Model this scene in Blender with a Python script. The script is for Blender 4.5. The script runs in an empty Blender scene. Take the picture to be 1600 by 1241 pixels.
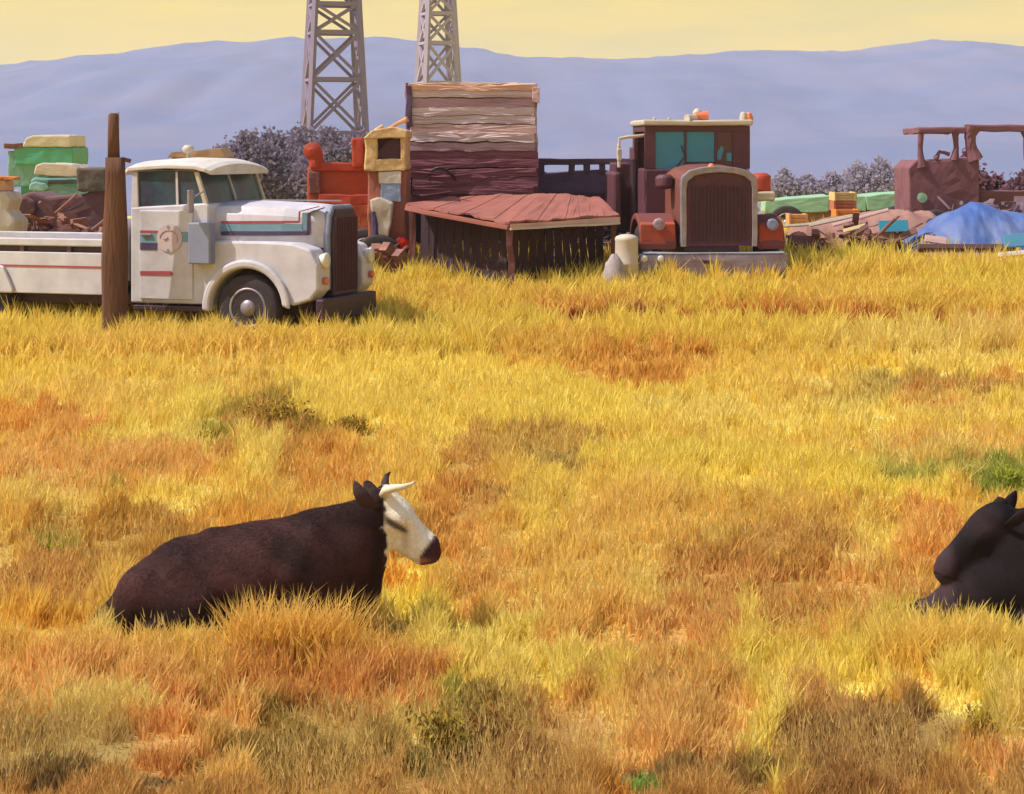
import bpy, math, random
import numpy as np
from mathutils import Vector, Matrix
R = math.radians
random.seed(7); rng = np.random.default_rng(7)
S = bpy.context.scene
COL = S.collection

# ------------------------------------------------------------------ camera, light
CAMZ, F, YH = 3.45, 3200.0, 230.0
cam = bpy.data.objects.new('camera', bpy.data.cameras.new('camera')); COL.objects.link(cam)
cam.location = (0, 0, CAMZ); cam.rotation_euler = (R(90), 0, 0)
cam.data.sensor_width = 36; cam.data.lens = 72; cam.data.shift_y = -(620.5 - YH) / 1600
cam.data.clip_end = 6000; cam.data.clip_start = 0.5
S.camera = cam
SUN_DIR = Vector((-0.60, -0.09, 0.78)).normalized()      # towards the sun
el = math.asin(SUN_DIR.z); az = math.atan2(SUN_DIR.x, SUN_DIR.y)
W = bpy.data.worlds.new('World'); S.world = W; W.use_nodes = True
nt = W.node_tree; nt.nodes.clear()
out = nt.nodes.new('ShaderNodeOutputWorld'); bg = nt.nodes.new('ShaderNodeBackground')
sky = nt.nodes.new('ShaderNodeTexSky'); sky.sky_type = 'NISHITA'; sky.sun_disc = False
sky.sun_elevation = el; sky.sun_rotation = az; sky.dust_density = 2.0
tc = nt.nodes.new('ShaderNodeTexCoord'); sp = nt.nodes.new('ShaderNodeSeparateXYZ')
nt.links.new(tc.outputs['Generated'], sp.inputs[0])
mr = nt.nodes.new('ShaderNodeMapRange'); mr.interpolation_type = 'SMOOTHSTEP'
mr.inputs['From Min'].default_value = 0.10; mr.inputs['From Max'].default_value = 0.45
mr.inputs['To Min'].default_value = 0.93; mr.inputs['To Max'].default_value = 0.0
nt.links.new(sp.outputs['Z'], mr.inputs['Value'])
# thin patches of dust and cloud in the golden part of the sky
mp = nt.nodes.new('ShaderNodeMapping'); mp.inputs['Scale'].default_value = (6, 6, 40)
nz = nt.nodes.new('ShaderNodeTexNoise'); nz.inputs['Scale'].default_value = 1.6; nz.inputs['Detail'].default_value = 5
nt.links.new(tc.outputs['Generated'], mp.inputs[0]); nt.links.new(mp.outputs[0], nz.inputs['Vector'])
cr = nt.nodes.new('ShaderNodeValToRGB')
cr.color_ramp.elements[0].position = 0.33; cr.color_ramp.elements[0].color = (5.8, 4.6, 1.4, 1)
cr.color_ramp.elements[1].position = 0.62; cr.color_ramp.elements[1].color = (6.9, 5.0, 1.1, 1)
nt.links.new(nz.outputs['Fac'], cr.inputs[0])
mx = nt.nodes.new('ShaderNodeMix'); mx.data_type = 'RGBA'
nt.links.new(mr.outputs[0], mx.inputs[0]); nt.links.new(sky.outputs[0], mx.inputs[6]); nt.links.new(cr.outputs[0], mx.inputs[7])
nt.links.new(mx.outputs[2], bg.inputs[0]); bg.inputs[1].default_value = 0.12
nt.links.new(bg.outputs[0], out.inputs[0])
sl = bpy.data.lights.new('sun', 'SUN'); sl.energy = 4.0; sl.angle = R(0.6); sl.color = (1.0, 0.93, 0.82)
so = bpy.data.objects.new('sun', sl); COL.objects.link(so)
so.rotation_euler = SUN_DIR.to_track_quat('Z', 'Y').to_euler(); so.location = (-20, -10, 40)
vs = S.view_settings; vs.view_transform = 'Standard'; vs.look = 'None'; vs.gamma = 1; vs.use_curve_mapping = False
vs.exposure = 0.35
S.cycles.volume_bounces = 1; S.cycles.max_bounces = 6; S.cycles.volume_step_rate = 4

# ------------------------------------------------------------------ helpers
def lin(c):
    c = np.asarray(c, float) / 255.0
    return np.where(c <= 0.04045, c / 12.92, ((c + 0.055) / 1.055) ** 2.4)
PROF_D = [0, 9, 11, 14, 20, 29, 31, 34, 38, 45, 60, 100, 150, 400, 4000]
PROF_Z = [-3.46, -3.44, -3.40, -3.30, -3.06, -2.73, -2.44, -2.28, -2.12, -2.08, -2.2, -3.9, -6.0, -15, -15]
def gz(x, y):
    b = np.interp(y, PROF_D, PROF_Z) + CAMZ
    return b + 0.03*np.sin(x*0.9 + y*0.37)*np.exp(-np.maximum(np.asarray(y)-30, 0)/10)
def P(px, py, d): return Vector(((px-800)*d/F, d, CAMZ - (py-YH)*d/F))
_dd = np.linspace(8, 400, 8000); _py = YH + F*(CAMZ - (np.interp(_dd, PROF_D, PROF_Z)+CAMZ))/_dd
def d_of_py(py): return np.interp(-np.asarray(py, float), -_py, _dd)
def py_of_d(d): return np.interp(d, _dd, _py)

def tag(o, label=None, cat=None, group=None, kind=None):
    if label: o['label'] = label
    if cat: o['category'] = cat
    if group: o['group'] = group
    if kind: o['kind'] = kind
    return o
def empty(name, loc=(0, 0, 0), rz=0, label=None, cat=None, group=None):
    o = bpy.data.objects.new(name, None); COL.objects.link(o); o.location = loc; o.rotation_euler = (0, 0, rz)
    o.empty_display_size = 0.2
    return tag(o, label, cat, group)
def copy_tree(o, parent=None):
    c = o.copy(); COL.objects.link(c); c.parent = parent
    for ch in [x for x in bpy.data.objects if x.parent == o and x != c]: copy_tree(ch, c)
    return c

class MB:
    def __init__(s): s.v = []; s.f = []
    def add(s, vs, fs):
        n = len(s.v); s.v += [tuple(v) for v in vs]; s.f += [tuple(i+n for i in f) for f in fs]; return s
    def box(s, x0, x1, y0, y1, z0, z1, M=None):
        v = [Vector(p) for p in ((x0,y0,z0),(x1,y0,z0),(x1,y1,z0),(x0,y1,z0),(x0,y0,z1),(x1,y0,z1),(x1,y1,z1),(x0,y1,z1))]
        if M: v = [M @ p for p in v]
        return s.add(v, [(0,3,2,1),(4,5,6,7),(0,1,5,4),(1,2,6,5),(2,3,7,6),(3,0,4,7)])
    def bar(s, a, b, w, h=None):
        a = Vector(a); b = Vector(b); d = b-a; L = d.length; h = h or w
        M = Matrix.Translation(a) @ d.to_track_quat('X', 'Z').to_matrix().to_4x4()
        return s.box(0, L, -w/2, w/2, -h/2, h/2, M)
    def ring(s, rings, cap=True, closed=True):
        n = len(rings[0]); k = len(rings); v = [p for r in rings for p in r]; f = []
        for i in range(k-1):
            for j in range(n if closed else n-1):
                a = i*n+j; b = i*n+(j+1) % n; f.append((a, b, b+n, a+n))
        if cap: f.append(tuple(range(n-1, -1, -1))); f.append(tuple((k-1)*n+j for j in range(n)))
        return s.add(v, f)
    def tube(s, pts, r, n=10, cap=True):
        pts = [Vector(p) for p in pts]; rs = r if isinstance(r, (list, tuple)) else [r]*len(pts); rings = []
        up = Vector((0.13, 0.31, 0.94))
        for i, p in enumerate(pts):
            t = (pts[min(i+1, len(pts)-1)] - pts[max(i-1, 0)]).normalized()
            a = t.cross(up).normalized(); b = t.cross(a)
            rings.append([p + (a*math.cos(2*math.pi*k/n) + b*math.sin(2*math.pi*k/n))*rs[i] for k in range(n)])
        return s.ring(rings, cap)
    def lathe(s, prof, c, axis='z', n=20):
        rings = []
        for r, h in prof:
            ring = []
            for k in range(n):
                t = 2*math.pi*k/n; a, b = r*math.cos(t), r*math.sin(t)
                p = (a, b, h) if axis == 'z' else ((a, h, b) if axis == 'y' else (h, a, b))
                ring.append(Vector(p)+Vector(c))
            rings.append(ring)
        return s.ring(rings)
    def prism(s, poly, y0, y1, axis='y'):
        def q(a, b, t): return (a, t, b) if axis == 'y' else ((t, a, b) if axis == 'x' else (a, b, t))
        return s.ring([[q(a, b, y0) for a, b in poly], [q(a, b, y1) for a, b in poly]])
    def build(s, name, mat, parent=None, bevel=0, smooth=False, sub=0):
        me = bpy.data.meshes.new(name); me.from_pydata(s.v, [], s.f)
        me.update(); me.materials.append(mat)
        import bmesh
        bm = bmesh.new(); bm.from_mesh(me); bmesh.ops.recalc_face_normals(bm, faces=bm.faces); bm.to_mesh(me); bm.free()
        if smooth: me.polygons.foreach_set('use_smooth', [True]*len(me.polygons))
        o = bpy.data.objects.new(name, me); COL.objects.link(o)
        if parent: o.parent = parent
        if bevel:
            b = o.modifiers.new('bevel', 'BEVEL'); b.width = bevel; b.segments = 2; b.limit_method = 'ANGLE'; b.angle_limit = R(35)
        if sub:
            m = o.modifiers.new('subdivision', 'SUBSURF'); m.levels = sub; m.render_levels = sub
        return o

MATS = {}
def mat(name, c, rough=0.6, metal=0.0, c2=None, scale=3.0, amt=0.5, bump=0.15, bscale=None, spec=0.4, stretch=(1, 1, 1), emit=None):
    """procedural painted/weathered surface: two tones mixed by noise, plus speckle, roughness variation and fine bump"""
    if name in MATS: return MATS[name]
    m = bpy.data.materials.new(name); m.use_nodes = True; t = m.node_tree; b = t.nodes['Principled BSDF']
    c = lin(c) if max(c) > 1.5 else c
    c2 = c*0.6 if c2 is None else lin(c2)
    c = c*(1+.9*math.exp(-float(np.mean(c))/.06)); c2 = c2*(1+.9*math.exp(-float(np.mean(c2))/.06))
    co = t.nodes.new('ShaderNodeTexCoord'); mp = t.nodes.new('ShaderNodeMapping'); mp.inputs['Scale'].default_value = stretch
    t.links.new(co.outputs['Object'], mp.inputs[0])
    n = t.nodes.new('ShaderNodeTexNoise'); n.inputs['Scale'].default_value = scale; n.inputs['Detail'].default_value = 8; n.inputs['Roughness'].default_value = 0.65
    t.links.new(mp.outputs[0], n.inputs['Vector'])
    r = t.nodes.new('ShaderNodeMapRange'); r.inputs['From Min'].default_value = 0.38; r.inputs['From Max'].default_value = 0.72
    r.inputs['To Max'].default_value = amt
    t.links.new(n.outputs['Fac'], r.inputs['Value'])
    x = t.nodes.new('ShaderNodeMix'); x.data_type = 'RGBA'; x.inputs[6].default_value = (*c, 1); x.inputs[7].default_value = (*c2, 1)
    t.links.new(r.outputs[0], x.inputs[0]); t.links.new(x.outputs[2], b.inputs['Base Color'])
    b.inputs['Roughness'].default_value = rough; b.inputs['Metallic'].default_value = metal; b.inputs['Specular IOR Level'].default_value = spec
    if bump:
        n2 = t.nodes.new('ShaderNodeTexNoise'); n2.inputs['Scale'].default_value = bscale or scale*6; n2.inputs['Detail'].default_value = 4
        t.links.new(mp.outputs[0], n2.inputs['Vector'])
        bp = t.nodes.new('ShaderNodeBump'); bp.inputs['Strength'].default_value = bump; bp.inputs['Distance'].default_value = 0.02
        t.links.new(n2.outputs['Fac'], bp.inputs['Height']); t.links.new(bp.outputs[0], b.inputs['Normal'])
    if emit: b.inputs['Emission Color'].default_value = (*lin(emit), 1); b.inputs['Emission Strength'].default_value = 0.6
    MATS[name] = m; return m
def attr_mat(name, rough=0.9, transl=0.0, bump=0.0, bscale=30, spec=0.1, mottling=0.0):
    m = bpy.data.materials.new(name); m.use_nodes = True; t = m.node_tree; b = t.nodes['Principled BSDF']
    a = t.nodes.new('ShaderNodeAttribute'); a.attribute_name = 'tint'
    t.links.new(a.outputs['Color'], b.inputs['Base Color']); b.inputs['Roughness'].default_value = rough; b.inputs['Specular IOR Level'].default_value = spec
    if transl:
        tr = t.nodes.new('ShaderNodeBsdfTranslucent'); t.links.new(a.outputs['Color'], tr.inputs[0])
        ms = t.nodes.new('ShaderNodeMixShader'); ms.inputs[0].default_value = transl
        t.links.new(b.outputs[0], ms.inputs[1]); t.links.new(tr.outputs[0], ms.inputs[2])
        t.links.new(ms.outputs[0], t.nodes['Material Output'].inputs[0])
    if bump:
        co = t.nodes.new('ShaderNodeTexCoord'); n2 = t.nodes.new('ShaderNodeTexNoise'); n2.inputs['Scale'].default_value = bscale; n2.inputs['Detail'].default_value = 6
        t.links.new(co.outputs['Object'], n2.inputs['Vector'])
        bp = t.nodes.new('ShaderNodeBump'); bp.inputs['Strength'].default_value = bump; bp.inputs['Distance'].default_value = 0.03
        t.links.new(n2.outputs['Fac'], bp.inputs['Height']); t.links.new(bp.outputs[0], b.inputs['Normal'])
        if mottling:
            hs = t.nodes.new('ShaderNodeHueSaturation'); mm = t.nodes.new('ShaderNodeMapRange')
            mm.inputs['To Min'].default_value = 1-mottling; mm.inputs['To Max'].default_value = 1+mottling
            t.links.new(n2.outputs['Fac'], mm.inputs['Value']); t.links.new(mm.outputs[0], hs.inputs['Value'])
            t.links.new(a.outputs['Color'], hs.inputs['Color']); t.links.new(hs.outputs[0], b.inputs['Base Color'])
    return m
def raw_mesh(name, V, Fc, mats, tint=None, smooth=False):
    me = bpy.data.meshes.new(name); V = np.asarray(V, np.float32); Fc = np.asarray(Fc, np.int32)
    me.vertices.add(len(V)); me.vertices.foreach_set('co', V.ravel())
    k = Fc.shape[1]; me.loops.add(Fc.size); me.loops.foreach_set('vertex_index', Fc.ravel())
    me.polygons.add(len(Fc)); me.polygons.foreach_set('loop_start', np.arange(0, Fc.size, k, dtype=np.int32))
    me.polygons.foreach_set('loop_total', np.full(len(Fc), k, np.int32))
    if tint is not None:
        at = me.color_attributes.new('tint', 'FLOAT_COLOR', 'POINT')
        at.data.foreach_set('color', np.concatenate([tint, np.ones((len(V), 1))], 1).astype(np.float32).ravel())
    me.materials.append(mats); me.update(calc_edges=True); me.validate()
    if smooth: me.polygons.foreach_set('use_smooth', [True]*len(me.polygons))
    o = bpy.data.objects.new(name, me); COL.objects.link(o); return o

_tabs = {}
def vnoise(x, y, seed=0):
    if seed not in _tabs: _tabs[seed] = np.random.default_rng(seed+100).random((256, 256))
    T = _tabs[seed]; xi = np.floor(x).astype(int); yi = np.floor(y).astype(int); fx = x-xi; fy = y-yi
    fx = fx*fx*(3-2*fx); fy = fy*fy*(3-2*fy); a = lambda i, j: T[(xi+i) % 256, (yi+j) % 256]
    return (a(0,0)*(1-fx)+a(1,0)*fx)*(1-fy) + (a(0,1)*(1-fx)+a(1,1)*fx)*fy
def fbm(x, y, seed=0, o=4):
    s = 0; w = 1; n = 0
    for i in range(o): s = s + w*vnoise(x*2**i, y*2**i, seed+i); n += w; w *= .5
    return s/n

# ------------------------------------------------------------------ colours of the field, laid on the ground
ROWS = [(395, (236,192,84)), (500, (232,186,82)), (560, (226,178,80)), (650, (230,186,88)), (720, (222,172,84)), (800, (214,162,78)),
        (900, (208,154,78)), (985, (222,172,82)), (1050, (204,148,76)), (1140, (192,136,74)), (1241, (176,118,66))]
PATCH = [ # px, py, rx, ry, colour, weight
 (930,498,120,11,(140,50,30),1.),(1330,506,260,8,(170,76,38),.95),(1200,492,80,4,(196,110,60),.7),(1500,430,90,7,(176,126,80),.7),(700,470,60,14,(206,160,60),.6),(1000,495,40,4,(110,36,36),.6),
 (1250,460,200,18,(226,172,76),.6),(1000,580,110,30,(198,128,52),.8),(1030,590,70,16,(186,110,44),.6),(850,560,90,20,(208,150,64),.6),
 (380,590,70,35,(206,156,80),.6),(230,570,150,40,(222,176,88),.5),(150,630,130,30,(226,174,92),.6),(60,670,90,30,(200,120,56),.8),(20,660,30,22,(212,112,44),.8),
 (310,640,60,20,(246,208,96),.8),(450,660,110,40,(168,128,48),.95),(560,670,50,26,(176,134,50),.85),(400,690,60,40,(180,118,58),.8),(330,680,40,16,(150,130,40),.8),(480,720,60,40,(184,126,52),.8),
 (250,690,80,12,(246,210,104),.8),(400,720,30,30,(246,206,100),.8),(130,730,220,24,(216,152,92),.8),(90,760,120,20,(210,150,90),.7),(185,765,22,12,(160,130,40),.9),(222,765,28,16,(206,104,48),.9),
 (60,785,80,18,(238,196,104),.7),(280,790,55,30,(244,200,96),.9),(340,800,60,30,(238,194,94),.7),(180,850,140,50,(176,116,42),.9),(90,870,26,26,(150,140,40),.9),(60,930,80,40,(184,106,54),.8),(30,920,40,16,(150,76,56),.7),
 (100,985,60,12,(170,74,46),.7),(62,985,10,8,(214,70,24),.9),(60,1000,90,40,(214,150,50),.6),(530,760,40,20,(206,90,40),.9),(400,815,130,14,(204,88,38),.9),(520,735,60,40,(206,140,62),.7),
 (640,620,180,60,(242,198,90),.8),(740,680,120,40,(240,196,90),.8),(880,650,140,40,(246,204,90),.8),(830,710,110,30,(180,130,60),.85),(900,730,70,18,(160,124,64),.6),(730,740,40,50,(180,116,54),.7),(790,790,80,12,(140,86,60),.8),
 (700,800,60,40,(198,130,60),.7),(690,830,50,30,(176,100,44),.7),(860,800,60,50,(240,196,84),.6),(960,850,70,60,(232,180,90),.6),(1130,730,200,22,(250,208,92),.95),(1250,760,140,26,(250,206,86),.95),(1400,775,80,20,(248,208,92),.9),
 (1100,770,160,30,(242,196,86),.7),(1000,820,120,40,(226,172,84),.6),(1480,730,120,34,(176,158,68),.9),(1570,760,50,30,(140,150,46),1.),(1440,750,40,20,(170,166,60),.7),
 (1340,615,110,24,(180,142,72),.85),(1250,620,90,16,(196,150,70),.7),(1500,615,110,14,(160,104,72),.75),(1450,612,40,8,(206,96,50),.8),(1560,600,50,14,(190,120,70),.6),
 (1430,550,140,22,(244,200,130),.6),(1500,570,90,20,(248,206,110),.7),(1560,530,90,26,(232,178,110),.6),(1200,655,200,14,(240,206,150),.5),(1060,640,60,12,(246,214,150),.45),(1500,655,110,8,(240,196,120),.7),(1500,700,130,20,(224,168,92),.7),
 (1200,600,120,40,(232,182,84),.5),(1180,900,130,50,(188,126,54),.95),(1250,880,110,40,(180,120,52),.8),(1130,850,40,14,(176,136,40),.7),(1390,850,70,26,(250,208,96),.95),(1340,900,40,30,(222,172,110),.7),
 (1460,850,50,60,(214,138,68),.8),(1340,960,120,40,(196,128,64),.7),(1130,960,110,60,(186,116,56),.85),(960,940,150,12,(246,206,120),.6),(820,940,70,18,(236,186,96),.6),(900,1000,160,50,(210,152,78),.7),(1070,1000,90,30,(204,140,76),.6),
 (640,930,70,40,(250,208,84),1.),(600,900,50,20,(222,128,44),.8),(560,880,40,40,(212,130,60),.5),(730,900,60,60,(208,142,70),.7),(650,1010,40,30,(170,92,52),.7),(600,1000,30,24,(160,90,56),.6),
 (300,1010,150,20,(244,206,104),.9),(420,990,60,30,(246,204,84),.7),(520,990,80,30,(220,166,88),.6),(700,1020,60,40,(246,204,96),.95),(790,1040,60,60,(248,208,104),.95),(740,1070,50,24,(248,206,100),.8),(900,1050,60,20,(246,204,96),.8),
 (960,1100,30,60,(250,206,90),.9),(870,1060,50,18,(246,206,100),.8),(1180,1040,40,24,(252,210,92),.95),(1170,990,16,50,(246,204,92),.9),(1260,1050,100,24,(252,210,92),1.),(1340,1080,60,20,(250,208,92),.9),(1420,1020,60,40,(248,206,92),.8),(1560,1050,90,50,(252,210,96),1.),(1580,1090,40,20,(250,206,90),.9),
 (1320,1110,20,14,(250,210,110),.9),(1190,1150,30,60,(250,210,96),.9),(1230,1200,40,40,(252,208,88),.95),(1490,1130,20,70,(246,206,100),.85),(1560,1130,30,40,(246,206,110),.8),(1530,1160,26,50,(170,144,40),.9),(1380,1160,140,50,(150,104,62),.95),(1320,1200,120,50,(150,96,60),.8),
 (1290,1110,60,20,(190,120,64),.7),(1560,1200,60,30,(220,150,90),.7),(1050,1120,140,40,(206,148,84),.7),(1050,1180,110,30,(214,154,92),.8),(1090,1215,130,16,(120,84,70),.7),(1010,1225,24,16,(120,150,56),1.),(960,1232,30,12,(206,80,44),.9),
 (900,1150,60,50,(196,138,78),.6),(830,1150,50,60,(170,108,56),.8),(820,1200,50,40,(130,66,44),.9),(740,1130,90,50,(150,110,44),.95),(690,1170,60,50,(106,84,30),.95),(770,1200,70,30,(150,96,50),.8),(720,1228,90,12,(150,56,44),.8),(700,1130,20,50,(168,160,50),.9),
 (500,1150,180,40,(150,110,46),.9),(480,1200,120,36,(140,98,40),.95),(560,1120,90,20,(196,130,70),.5),(640,1120,60,24,(206,116,64),.8),(630,1130,30,20,(244,206,110),.8),(480,1050,120,50,(196,122,60),.85),(400,1090,70,20,(190,96,50),.8),(470,1080,60,26,(176,96,50),.7),(620,1060,70,30,(190,112,62),.8),
 (330,1140,70,30,(222,160,88),.8),(260,1120,60,30,(200,116,66),.7),(230,1180,60,40,(196,110,64),.7),(310,1220,40,16,(190,76,44),.85),(240,1230,60,10,(90,60,70),.8),(100,1170,110,40,(168,128,84),.9),(60,1225,110,22,(110,76,76),.9),
 (90,1120,140,16,(240,200,120),.8),(120,1075,160,24,(226,164,104),.85),(40,1090,60,30,(228,160,104),.7),(180,1050,60,24,(200,140,84),.6),(130,1020,80,20,(206,150,84),.5),(380,1235,60,10,(236,180,96),.7),(20,1130,40,40,(206,140,70),.5),
 (1440,600,60,6,(150,110,90),.4),(590,700,60,20,(214,160,70),.6),(200,520,260,18,(236,190,80),.7),(700,520,200,20,(240,194,84),.8),(1450,640,60,8,(206,140,80),.6),
]
_pc = [(( px-800)*float(d_of_py(py))/F, px, py, rx, ry, (lin(c) if py < 515 else lin((c[0], max(c[1], c[0]*.62), min(c[2]+8, max(c[1], c[0]*.62)*.60)))), w*(.62 if c[1] < .56*c[0] and py > 515 else 1)) for px, py, rx, ry, c, w in PATCH]
def field_colour(x, y):
    """apparent colour (linear) of the field at ground point x, y"""
    x = np.asarray(x, float); y = np.asarray(y, float)
    d = np.clip(y, 9, 380); q = py_of_d(d); u = 800 + x*F/np.maximum(d, 5)
    wob = (fbm(u/34, q/16, 3)-.5)*70; wob2 = (fbm(u/34+40, q/16+9, 9)-.5)*34
    uu = u+wob; qq = q+wob2*np.clip((q-380)/300, .15, 1)
    rows = np.array([r[0] for r in ROWS]); rc = np.array([lin(r[1]) for r in ROWS])
    C = np.stack([np.interp(qq, rows, rc[:, i]) for i in range(3)], -1)
    for X, px, py, rx, ry, c, w in _pc:
        k = ((uu-px)/(rx*1.05))**2 + ((qq-py)/(ry*1.1))**2
        a = (w*np.clip((1.18-k)/.25, 0, 1))[..., None]; C = C*(1-a) + c*a
    # broad dabs of drier and darker grass
    n = fbm(u/26, q/11, 21, 3)
    C = C*(1 + (n[..., None]-.5)*np.array([.30, .4, .45]))
    L = (C@np.array([.3, .6, .1]))[..., None]; C[..., 1] += .22*np.maximum(0, .5*C[..., 0]-C[..., 1]); gr_ = np.clip((C[..., 1:2]/np.maximum(C[..., :1], 1e-4)-.6)/.35, 0, 1); C = C*(1.05+.62*np.exp(-L/.16))*np.array([1.06, 1.38, 1.32]); C[..., 1:2] *= 1-.26*gr_; m = C.mean(-1, keepdims=True); return C*.95+m*.05*np.array([1.2, 1, .7])
K_GROUND, K_BLADE = 1.2, 0.90
def soft(C, m=.86):
    k = C.max(-1, keepdims=True); return C*np.minimum(1, m/np.maximum(k, 1e-6))

# ------------------------------------------------------------------ ground
ys = np.concatenate([np.arange(-30, 9, 3.0), np.arange(9, 24, .09), np.arange(24, 46, .14), np.geomspace(46, 3200, 60)])
tx = np.linspace(-1, 1, 241); V = []
XX, YY = np.meshgrid(tx, ys)
half = np.maximum(YY, 12)*0.34 + np.abs(XX)**5*np.where(YY > 0, 1, 1)*np.maximum(1200, YY)*.9
GX = XX*half; GY = YY; GZ = gz(GX, GY) + (fbm(GX*2.2, GY*2.2, 5)-.5)*.08*(GY < 60)
nx, ny = len(tx), len(ys)
idx = np.arange(nx*ny).reshape(ny, nx); Fc = np.stack([idx[:-1, :-1], idx[:-1, 1:], idx[1:, 1:], idx[1:, :-1]], -1).reshape(-1, 4)
gc = field_colour(GX.ravel(), GY.ravel())/K_GROUND*.82
ground = raw_mesh('ground', np.stack([GX, GY, GZ], -1).reshape(-1, 3), Fc, attr_mat('dry_soil', .95, 0, .5, 9, .05, .25), np.clip(gc, .01, .8), True)
tag(ground, 'dry golden pasture rising gently to the parked trucks', kind='structure')

# ------------------------------------------------------------------ hills
SIL = [(-900,150),(-300,130),(0,116),(60,105),(150,97),(250,88),(330,72),(400,65),(470,61),(570,64),(640,67),(740,80),(830,92),(920,94),(1000,89),(1100,88),(1200,86),(1300,78),(1400,68),(1500,71),(1600,80),(1900,70),(2600,110)]
HD = 1300.0
hx = np.linspace(-1500, 1500, 500); hv = np.linspace(0, 1, 70)
crest = CAMZ + (YH - np.interp(800+hx*F/HD, [s[0] for s in SIL], [s[1] for s in SIL]))*HD/F
crest = crest + (fbm(hx/9, hx*0, 31)-.5)*2.2
HX, HV = np.meshgrid(hx, hv)
HY = np.where(HV < .8, 430+(HD-430)*HV/.8, HD+(HV-.8)/.2*260)
t = np.clip(HV/.8, 0, 1); shape = np.where(HV <= .8, t*t*(3-2*t)*.75+t*.25, 1-((HV-.8)/.2)**2)
rel = (fbm(HX/70, HY/110, 41)-.5)*11+(fbm(HX/16, HY/90, 45, 3)-.5)*4*np.sin(np.pi*np.clip(t, 0, 1))*(HV < .8)
HZ = -11.8 + (crest[None, :]+11.8)*shape + rel*np.minimum(1, t*3) - 4*(HV == 0)
HZ = np.where(HV > .8, np.maximum(HZ-1, -14), HZ)
idx = np.arange(HX.size).reshape(HX.shape); Fc = np.stack([idx[:-1, :-1], idx[:-1, 1:], idx[1:, 1:], idx[1:, :-1]], -1).reshape(-1, 4)
m_h = mat('hill_haze_blue', (100,110,148), .95, 0, (122,120,148), .012, .9, .6, .06, .05, (1, 1, .4))  # blue haze of distance put into the ridge's base colour
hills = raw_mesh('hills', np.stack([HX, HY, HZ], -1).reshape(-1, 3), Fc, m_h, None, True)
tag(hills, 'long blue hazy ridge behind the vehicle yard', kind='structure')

# ------------------------------------------------------------------ air
hz = MB().box(-1700, 1700, -60, 1700, -18, 82)
hm = bpy.data.materials.new('haze'); hm.use_nodes = True; t = hm.node_tree; t.nodes.clear()
o_ = t.nodes.new('ShaderNodeOutputMaterial'); pv = t.nodes.new('ShaderNodeVolumePrincipled')
pv.inputs['Color'].default_value = (.80, .84, 1, 1); pv.inputs['Density'].default_value = .00028; pv.inputs['Anisotropy'].default_value = .1
t.links.new(pv.outputs[0], o_.inputs['Volume'])
tag(hz.build('haze', hm), 'thin blue haze over the field', kind='stuff')

# ------------------------------------------------------------------ materials
WHITE = mat('white_truck_paint', (204,200,210), .5, 0, (160,152,164), 2.6, .6, .08, spec=.5)
WSHADE = mat('white_shade_blue_grey', (128,134,164), .5, 0, (146,148,168), 3, .5, .05)  # white paint with blue-grey shade put into its colour
CREAM = mat('cream_paint', (200,188,172), .5, 0, (170,150,138), 3, .5, .08)
DARKGR = mat('dark_grille', (62,44,56), .5, .3, (40,30,40), 6, .6, .2)
RUBBER = mat('tyre_rubber', (40,34,40), .85, 0, (70,58,52), 9, .5, .3)
GLASSD = mat('dark_window_glass', (50,46,60), .3, 0, (60,98,112), 2.2, .9, 0, spec=.3)  # teal patches are reflections painted into the glass colour
TEAL = mat('teal_window_glass', (22,132,170), .15, 0, (40,108,140), 3, .6, 0, spec=.6)
INTER = mat('cab_interior', (74,48,56), .9, 0, (50,34,42), 3, .6, .1)
CHROME = mat('dull_chrome', (158,148,160), .45, .4, (110,96,110), 5, .6, .1)
MAROON = mat('maroon_paint', (84,48,58), .55, 0, (62,36,46), 3, .6, .1)
REDP = mat('faded_red_paint', (164,56,34), .6, 0, (140,60,44), 4, .6, .15)
REDD = mat('rust_red_paint', (168,66,40), .75, 0, (122,70,56), 3, .8, .25)
STR_R = mat('red_stripe_paint', (160,70,82), .5, 0, (150,90,96), 6, .5, 0)
STR_T = mat('teal_stripe_paint', (110,150,170), .5, 0, (140,160,176), 6, .5, 0)
STR_N = mat('navy_stripe_paint', (62,52,86), .5, 0, (84,70,96), 6, .5, 0)
WOODP = mat('brown_post_wood', (106,76,60), .95, 0, (70,52,50), 6, .9, 1., 26, .05, (1, 1, .12))
PLANKS = [mat('weathered_board_%s' % n, c, .9, 0, c2, 2.2, .8, .5, 18, .1, (.45, 1, 3)) for n, c, c2 in
    (('pale', (216,198,200), (180,154,160)), ('pink', (212,178,174), (170,140,146)), ('mauve', (186,154,162), (158,126,136)), ('dark', (132,84,96), (112,68,82)), ('orange', (226,184,160), (188,150,144)))]
SALMON = mat('rusted_roof_sheet', (156,98,86), .8, 0, (134,82,80), 2, .8, .25, 9, .15, (1, 1, 1))
DKWOOD = mat('shade_dark_board', (48,30,37), .95, 0, (38,25,31), 3, .7, .5)  # shade under the shed roof put into the board colour
DKMET = mat('dark_purple_metal', (98,76,94), .7, .1, (74,52,68), 2.5, .7, .2)
MINT = mat('mint_paint', (140,186,152), .6, 0, (156,180,150), 2, .6, .08)
GREEN = mat('green_paint', (70,150,122), .55, 0, (90,140,124), 3, .6, .1)
TEALP = mat('teal_body_paint', (98,144,140), .55, 0, (120,150,146), 3, .7, .1)
RUSTB = mat('brown_rust', (112,70,70), .85, 0, (84,54,60), 2.4, .8, .35)
STEELP = mat('tower_steel', (132,120,152), .85, 0, (122,110,142), .5, .6, .1)  # violet of distant haze put into the steel colour
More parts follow.
